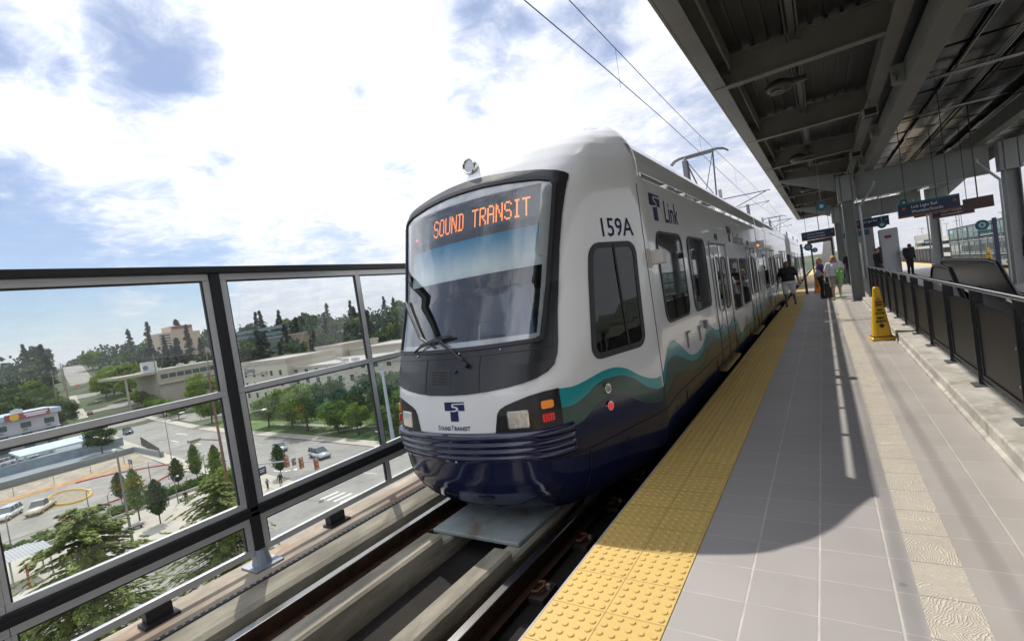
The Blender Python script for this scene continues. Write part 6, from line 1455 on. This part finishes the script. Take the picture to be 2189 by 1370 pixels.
def person(x, y, rot, lab, J, skin, top, bottom, shorts=False, hair=(.10, .06, .03), longhair=False, shoes=(.03, .03, .03), girth=1.0, z=0, sleeves=.5, simple=False, loc_extra=None, glasses=False):
    """J: joints in a local frame, figure facing -Y (toward the camera); x is its left/right"""
    o = thing('person', lab, 'person', (0, 0, 0)); g = girth
    hip = Vector(J['hip']); neck = Vector(J['neck']); head = Vector(J['head']); chest = hip.lerp(neck, .62)
    SL_, SR_ = Vector(J['sl']), Vector(J['sr'])
    P = []
    P += [(tuple(hip), (.165*g, .125*g, .13)), (tuple(hip.lerp(neck, .3)), (.155*g, .12*g, .17)), (tuple(chest), (.175*g, .115*g, .18)), (tuple(neck-Vector((0, 0, .02))), tuple(head-Vector((0, 0, .07))), .055, .05)]
    P += [(tuple(head), (.078, .098, .115)), (tuple(head+Vector((0, -.022, -.055))), (.055, .07, .055)), (tuple(head+Vector((0, -.103, -.018))), (.014, .02, .024))]
    for e in (-1, 1): P += [(tuple(head+Vector((e*.08, .005, -.01))), (.014, .02, .03)), (tuple(head+Vector((e*.03, -.086, .012))), (.016, .012, .010))]
    P += [(tuple(SL_), tuple(SR_), .062, .062)]
    arms = []
    for s_, k in (('l', -1), ('r', 1)):
        S0, E0, W0 = Vector(J['s'+s_]), Vector(J['e'+s_]), Vector(J['w'+s_]); arms.append((S0, E0, W0))
        P += [(tuple(S0), tuple(E0), .055*g**.5, .042), (tuple(E0), tuple(W0), .041, .027)]
        d = (W0-E0).normalized(); side = d.cross(Vector((0, 1, 0)));  side = side.normalized() if side.length > .1 else Vector((1, 0, 0)); pc = W0+d*.05
        P += [(tuple(pc), (.032, .036, .042))]
        fw_ = Vector((0, -1, 0))
        for f in range(4): a = pc+d*.03+fw_*(.026-.017*f)*1.0; P += [(tuple(a), tuple(a+d*(.055-.006*abs(f-1))), .0095, .008), (tuple(a+d*(.055-.006*abs(f-1))), tuple(a+d*.075-side*k*.018), .008, .007)]
        P += [(tuple(W0+d*.02+fw_*.025), tuple(W0+d*.07+fw_*.055), .011, .009)]
    for s_ in ('l', 'r'):
        Hj, K, A = Vector(J['h'+s_]), Vector(J['k'+s_]), Vector(J['a'+s_]); P += [(tuple(Hj), tuple(K), .085*g**.6, .056), (tuple(K), tuple(A), .056, .036)]
    fused('body', P, skin, o, .011, 3)
    # clothes follow the body a little outside it
    T_ = [(tuple(hip+Vector((0, 0, .04))), (.178*g, .142*g, .13)), (tuple(hip.lerp(neck, .3)), (.172*g, .14*g, .18)), (tuple(chest), (.192*g, .132*g, .19)), (tuple(SL_), tuple(SR_), .075, .075), (tuple(hip.lerp(neck, .85)), (.13, .085, .09))]
    for S0, E0, W0 in arms: T_ += [(tuple(S0), tuple(S0.lerp(E0, sleeves*1.6 if sleeves < .6 else 1.0)), .075, .066)]+([(tuple(E0), tuple(W0), .055, .042)] if sleeves > .9 else [])
    fused('shirt', T_, top, o, .013, 4)
    B_ = [(tuple(hip-Vector((0, 0, .02))), (.18*g, .145*g, .12))]
    for s_ in ('l', 'r'):
        Hj, K, A = Vector(J['h'+s_]), Vector(J['k'+s_]), Vector(J['a'+s_])
        if shorts: B_ += [(tuple(Hj), tuple(Hj.lerp(K, .92)), .108*g**.6, .092)]
        else: B_ += [(tuple(Hj), tuple(K), .10*g**.6, .072), (tuple(K), tuple(A+Vector((0, 0, .02))), .07, .058)]
    fused('trousers' if not shorts else 'shorts', B_, bottom, o, .013, 4)
    for s_ in ('l', 'r'):
        A = Vector(J['a'+s_]); fd = Vector(J.get('f'+s_, (0, -1, 0))); fused('shoe', [(tuple(A-Vector((0, 0, .045))), tuple(A+fd*.13-Vector((0, 0, .055))), .045, .036), (tuple(A-fd*.03-Vector((0, 0, .045))), (.04, .045, .04))], mat('shoe_%d_%d' % (int(shoes[0]*100), int(shoes[1]*100)), shoes, .6), o, .012, 3)
    hm = mat('hair_%d' % int(hair[0]*100), hair, .6)
    Hh_ = [(tuple(head+Vector((0, .022, .035))), (.088, .098, .095))]
    if longhair: Hh_ += [(tuple(head+Vector((0, .06, -.05))), (.10, .06, .14)), (tuple(head+Vector((-.085, .0, -.06))), tuple(head+Vector((-.09, .0, -.17))), .035, .03), (tuple(head+Vector((.085, .0, -.06))), tuple(head+Vector((.09, .0, -.17))), .035, .03)]
    fused('hair', Hh_, hm, o, .012, 3)
    if glasses: b = MB(); b.box(head.x-.065, head.x+.065, head.y-.108, head.y-.085, head.z-.005, head.z+.028, bev=.008); b.build('sunglasses', M_blk, o)
    o.location = (x, y, z); o.rotation_euler = (0, 0, rot); return o
def stand(h=1.0, spread=.10, arm=.30, step=0.0, lean=0.0):
    z = h
    J = dict(hip=(0, 0, .93*z), neck=(0, -lean, 1.45*z), head=(0, -lean-.02, 1.60*z), sl=(-.19, -lean, 1.40*z), sr=(.19, -lean, 1.40*z), el=(-.19-arm*.45, -lean, 1.13*z), er=(.19+arm*.45, -lean, 1.13*z), wl=(-.19-arm*.62, -.08, .89*z), wr=(.19+arm*.62, -.08, .89*z),
             hl=(-spread, 0, .90*z), hr=(spread, 0, .90*z), kl=(-spread*1.05, -.02-step*.6, .50*z), kr=(spread*1.05, .0+step*.3, .50*z), al=(-spread*1.1, .02-step, .09), ar=(spread*1.1, .02+step, .09+(.05 if step else 0)))
    return J
cam_dir = lambda x, y: atan2(-x, y)*0  # figures face down the platform toward the camera
J = stand(.98, .11, .24, .16); J['head'] = (0, -.07, 1.53); J['neck'] = (0, -.02, 1.42)
person(-1.13, 20.4, -.08, 'heavy man in a black t-shirt and white shorts walking along the yellow strip, looking down', J, SK2, mat('shirt_black', (.012, .012, .014), .8), mat('shorts_white', (.55, .57, .62), .8), shorts=True, hair=(.02, .018, .016), girth=1.32, shoes=(.10, .03, .04))
J = stand(.93, .10, .22, .12); J['wr'] = (.20, -.22, 1.02); J['er'] = (.27, .02, 1.10); J['fl'] = (-.3, -.9, 0)
wom = person(.31, 21.3, .06, 'woman with blond hair in a white t-shirt and plaid shorts, green jacket over her arm', J, SK, mat('shirt_white', (.74, .73, .76), .8), mat('shorts_plaid', (.33, .30, .24), .8, var=.5, vs=30), shorts=True, hair=(.55, .30, .09), longhair=True, shoes=(.12, .35, .06), girth=1.12, glasses=True)
fused('jacket', [((.14, -.17, 1.03), (.13, .06, .12)), ((.10, -.18, .98), (.12, -.16, .70), .085, .06), ((.2, -.16, 1.0), (.2, -.14, .78), .06, .05)], mat('jacket_green', (.20, .52, .14), .8), wom, .014, 5)
fused('shoulder_bag', [((.26, -.02, .86), (.07, .12, .12))], M_blk, wom, .014, 3)
J = stand(.93, .09, .30, .03); J['el'] = (-.36, .0, 1.16); J['wl'] = (-.20, -.08, 1.00); J['wr'] = (.18, -.24, 1.12); J['er'] = (.24, -.05, 1.12)
w2 = person(-.14, 22.6, radians(75), 'woman in a purple top and black trousers turned toward the woman in white', J, SK, mat('top_purple', (.06, .02, .12), .8), mat('trousers_black', (.012, .012, .013), .8), hair=(.32, .19, .10), longhair=True, girth=1.0)
fused('handbag', [((-.24, .02, 1.0), (.07, .13, .14))], mat('bag_grey', (.30, .32, .33), .6), w2, .014, 3)
o = thing('suitcase', 'small dark trolley suitcase standing between the two women', 'suitcase', (.10, 22.0, 0)); b = MB(); b.box(-.06, .22, 21.9, 22.12, .05, .62, bev=.03); b.build('case', M_blk, o); b = MB(); b.tube([(.0, 22.1, .6), (.0, 22.1, .95), (.16, 22.1, .95), (.16, 22.1, .6)], .012, 6); b.build('handle', M_steel, o)
o = thing('litter_bin', 'white topped square bin beside the women', 'bin', (.07, 24.6, 0)); b = MB(); b.box(-.08, .22, 24.6, 24.9, 0, .75, bev=.02); b.build('bin_body', M_bsteel, o); b = MB(); b.box(-.1, .24, 24.58, 24.92, .751, 1.1, bev=.02); b.build('bin_top', M_txt, o)
person(1.12, 29.6, .2, 'man in dark clothes standing in the shade under the canopy behind the women', stand(1.0, .1, .15), SK2, MATS['shirt_black'], mat('trousers_dark', (.03, .03, .035), .8), hair=(.02, .018, .016), girth=1.1)
J = stand(.98, .08, .04); J['head'] = (0, -.12, 1.50)
person(3.72, 32.2, .4, 'person in black clothes standing beside the grey kiosk, head bowed', J, SK2, mat('coat_black', (.014, .014, .016), .8), MATS['trousers_black'], hair=(.02, .018, .016), sleeves=1.0)
person(2.35, 31.5, 2.0, 'dark clothed person left of the kiosk near the lift tower', stand(.95, .09, .06), SK, MATS['coat_black'], MATS['trousers_dark'], hair=(.12, .07, .04), sleeves=1.0)
person(4.42, 17.6, 1.2, 'person in dark clothes at the right edge beside the second steel column', stand(1.0, .1, .3), SK, MATS['coat_black'], MATS['trousers_black'], hair=(.14, .07, .03), longhair=True, sleeves=1.0)
person(-68.6, 38.1, 1.0, 'pedestrian in black waiting at the street corner, larger of the two', stand(1.05, .1, .3, .1), SK2, MATS['coat_black'], MATS['trousers_dark'], z=GZ+.16, sleeves=1.0)
person(-69.6, 36.7, 2.0, 'small pedestrian in grey at the street corner beside the signal pole', stand(.85, .1, .3), SK, mat('shirt_grey', (.2, .21, .23), .8), MATS['trousers_dark'], z=GZ+.16)
person(-78.7, 29.9, .5, 'lone pedestrian in dark clothes on the plaza among the young trees', stand(1.0, .1, .3, .1), SK, MATS['coat_black'], MATS['trousers_dark'], z=GZ+.13, sleeves=1.0)
person(-137.5, 64.9, .5, 'distant pedestrian on the far pavement across the cross street', stand(1.0, .1, .3, .1), SK, MATS['shirt_grey'], MATS['trousers_dark'], z=GZ+.17)
for i, (x, y) in enumerate(((-240, 88), (-238, 97), (-243, 104), (-203, 10), (-203, 26), (-202, 38), (-206, -4))):
    zt = -3.6 if x < -230 else -8.5
    b = MB(); b.box(x-1, x+1, y-1.2, y+1.2, zt, zt+1.0); b.tube([(x, y, zt+1.0), (x, y, zt+1.3)], .5, 8); tag(b.build('rooftop_unit', mat('roof_unit_metal', (.6, .6, .6))), 'grey ventilation unit on the flat roof of the office block' if x < -230 else 'grey ventilation unit on the motel roof', 'roof unit', 'roof units of the office block' if x < -230 else 'roof units of the motel')
for i in range(9): vehicle('sedan', -222+i*5.2, 99-i*2.1, radians(70), (DK, SV, WH)[i % 3], 'car parked in the back row of the car park behind the office block', 'back row cars by the office block')
# ================================================================ HAZE
def haze(den):
    b = MB(); b.box(-13500, 2500, -2500, 9500, -420, 330); o = b.build('haze', None)
    m = bpy.data.materials.new('air_haze'); m.use_nodes = True; t = NT(m.node_tree); t.n.clear(); out = t.new('ShaderNodeOutputMaterial'); v = t.new('ShaderNodeVolumePrincipled')
    v.inputs['Color'].default_value = (.96, .98, 1.0, 1); v.inputs['Density'].default_value = den; v.inputs['Anisotropy'].default_value = .2; t.l.new(v.outputs[0], out.inputs[1]); o.data.materials.clear(); o.data.materials.append(m); o['kind'] = 'stuff'
haze(6e-5)
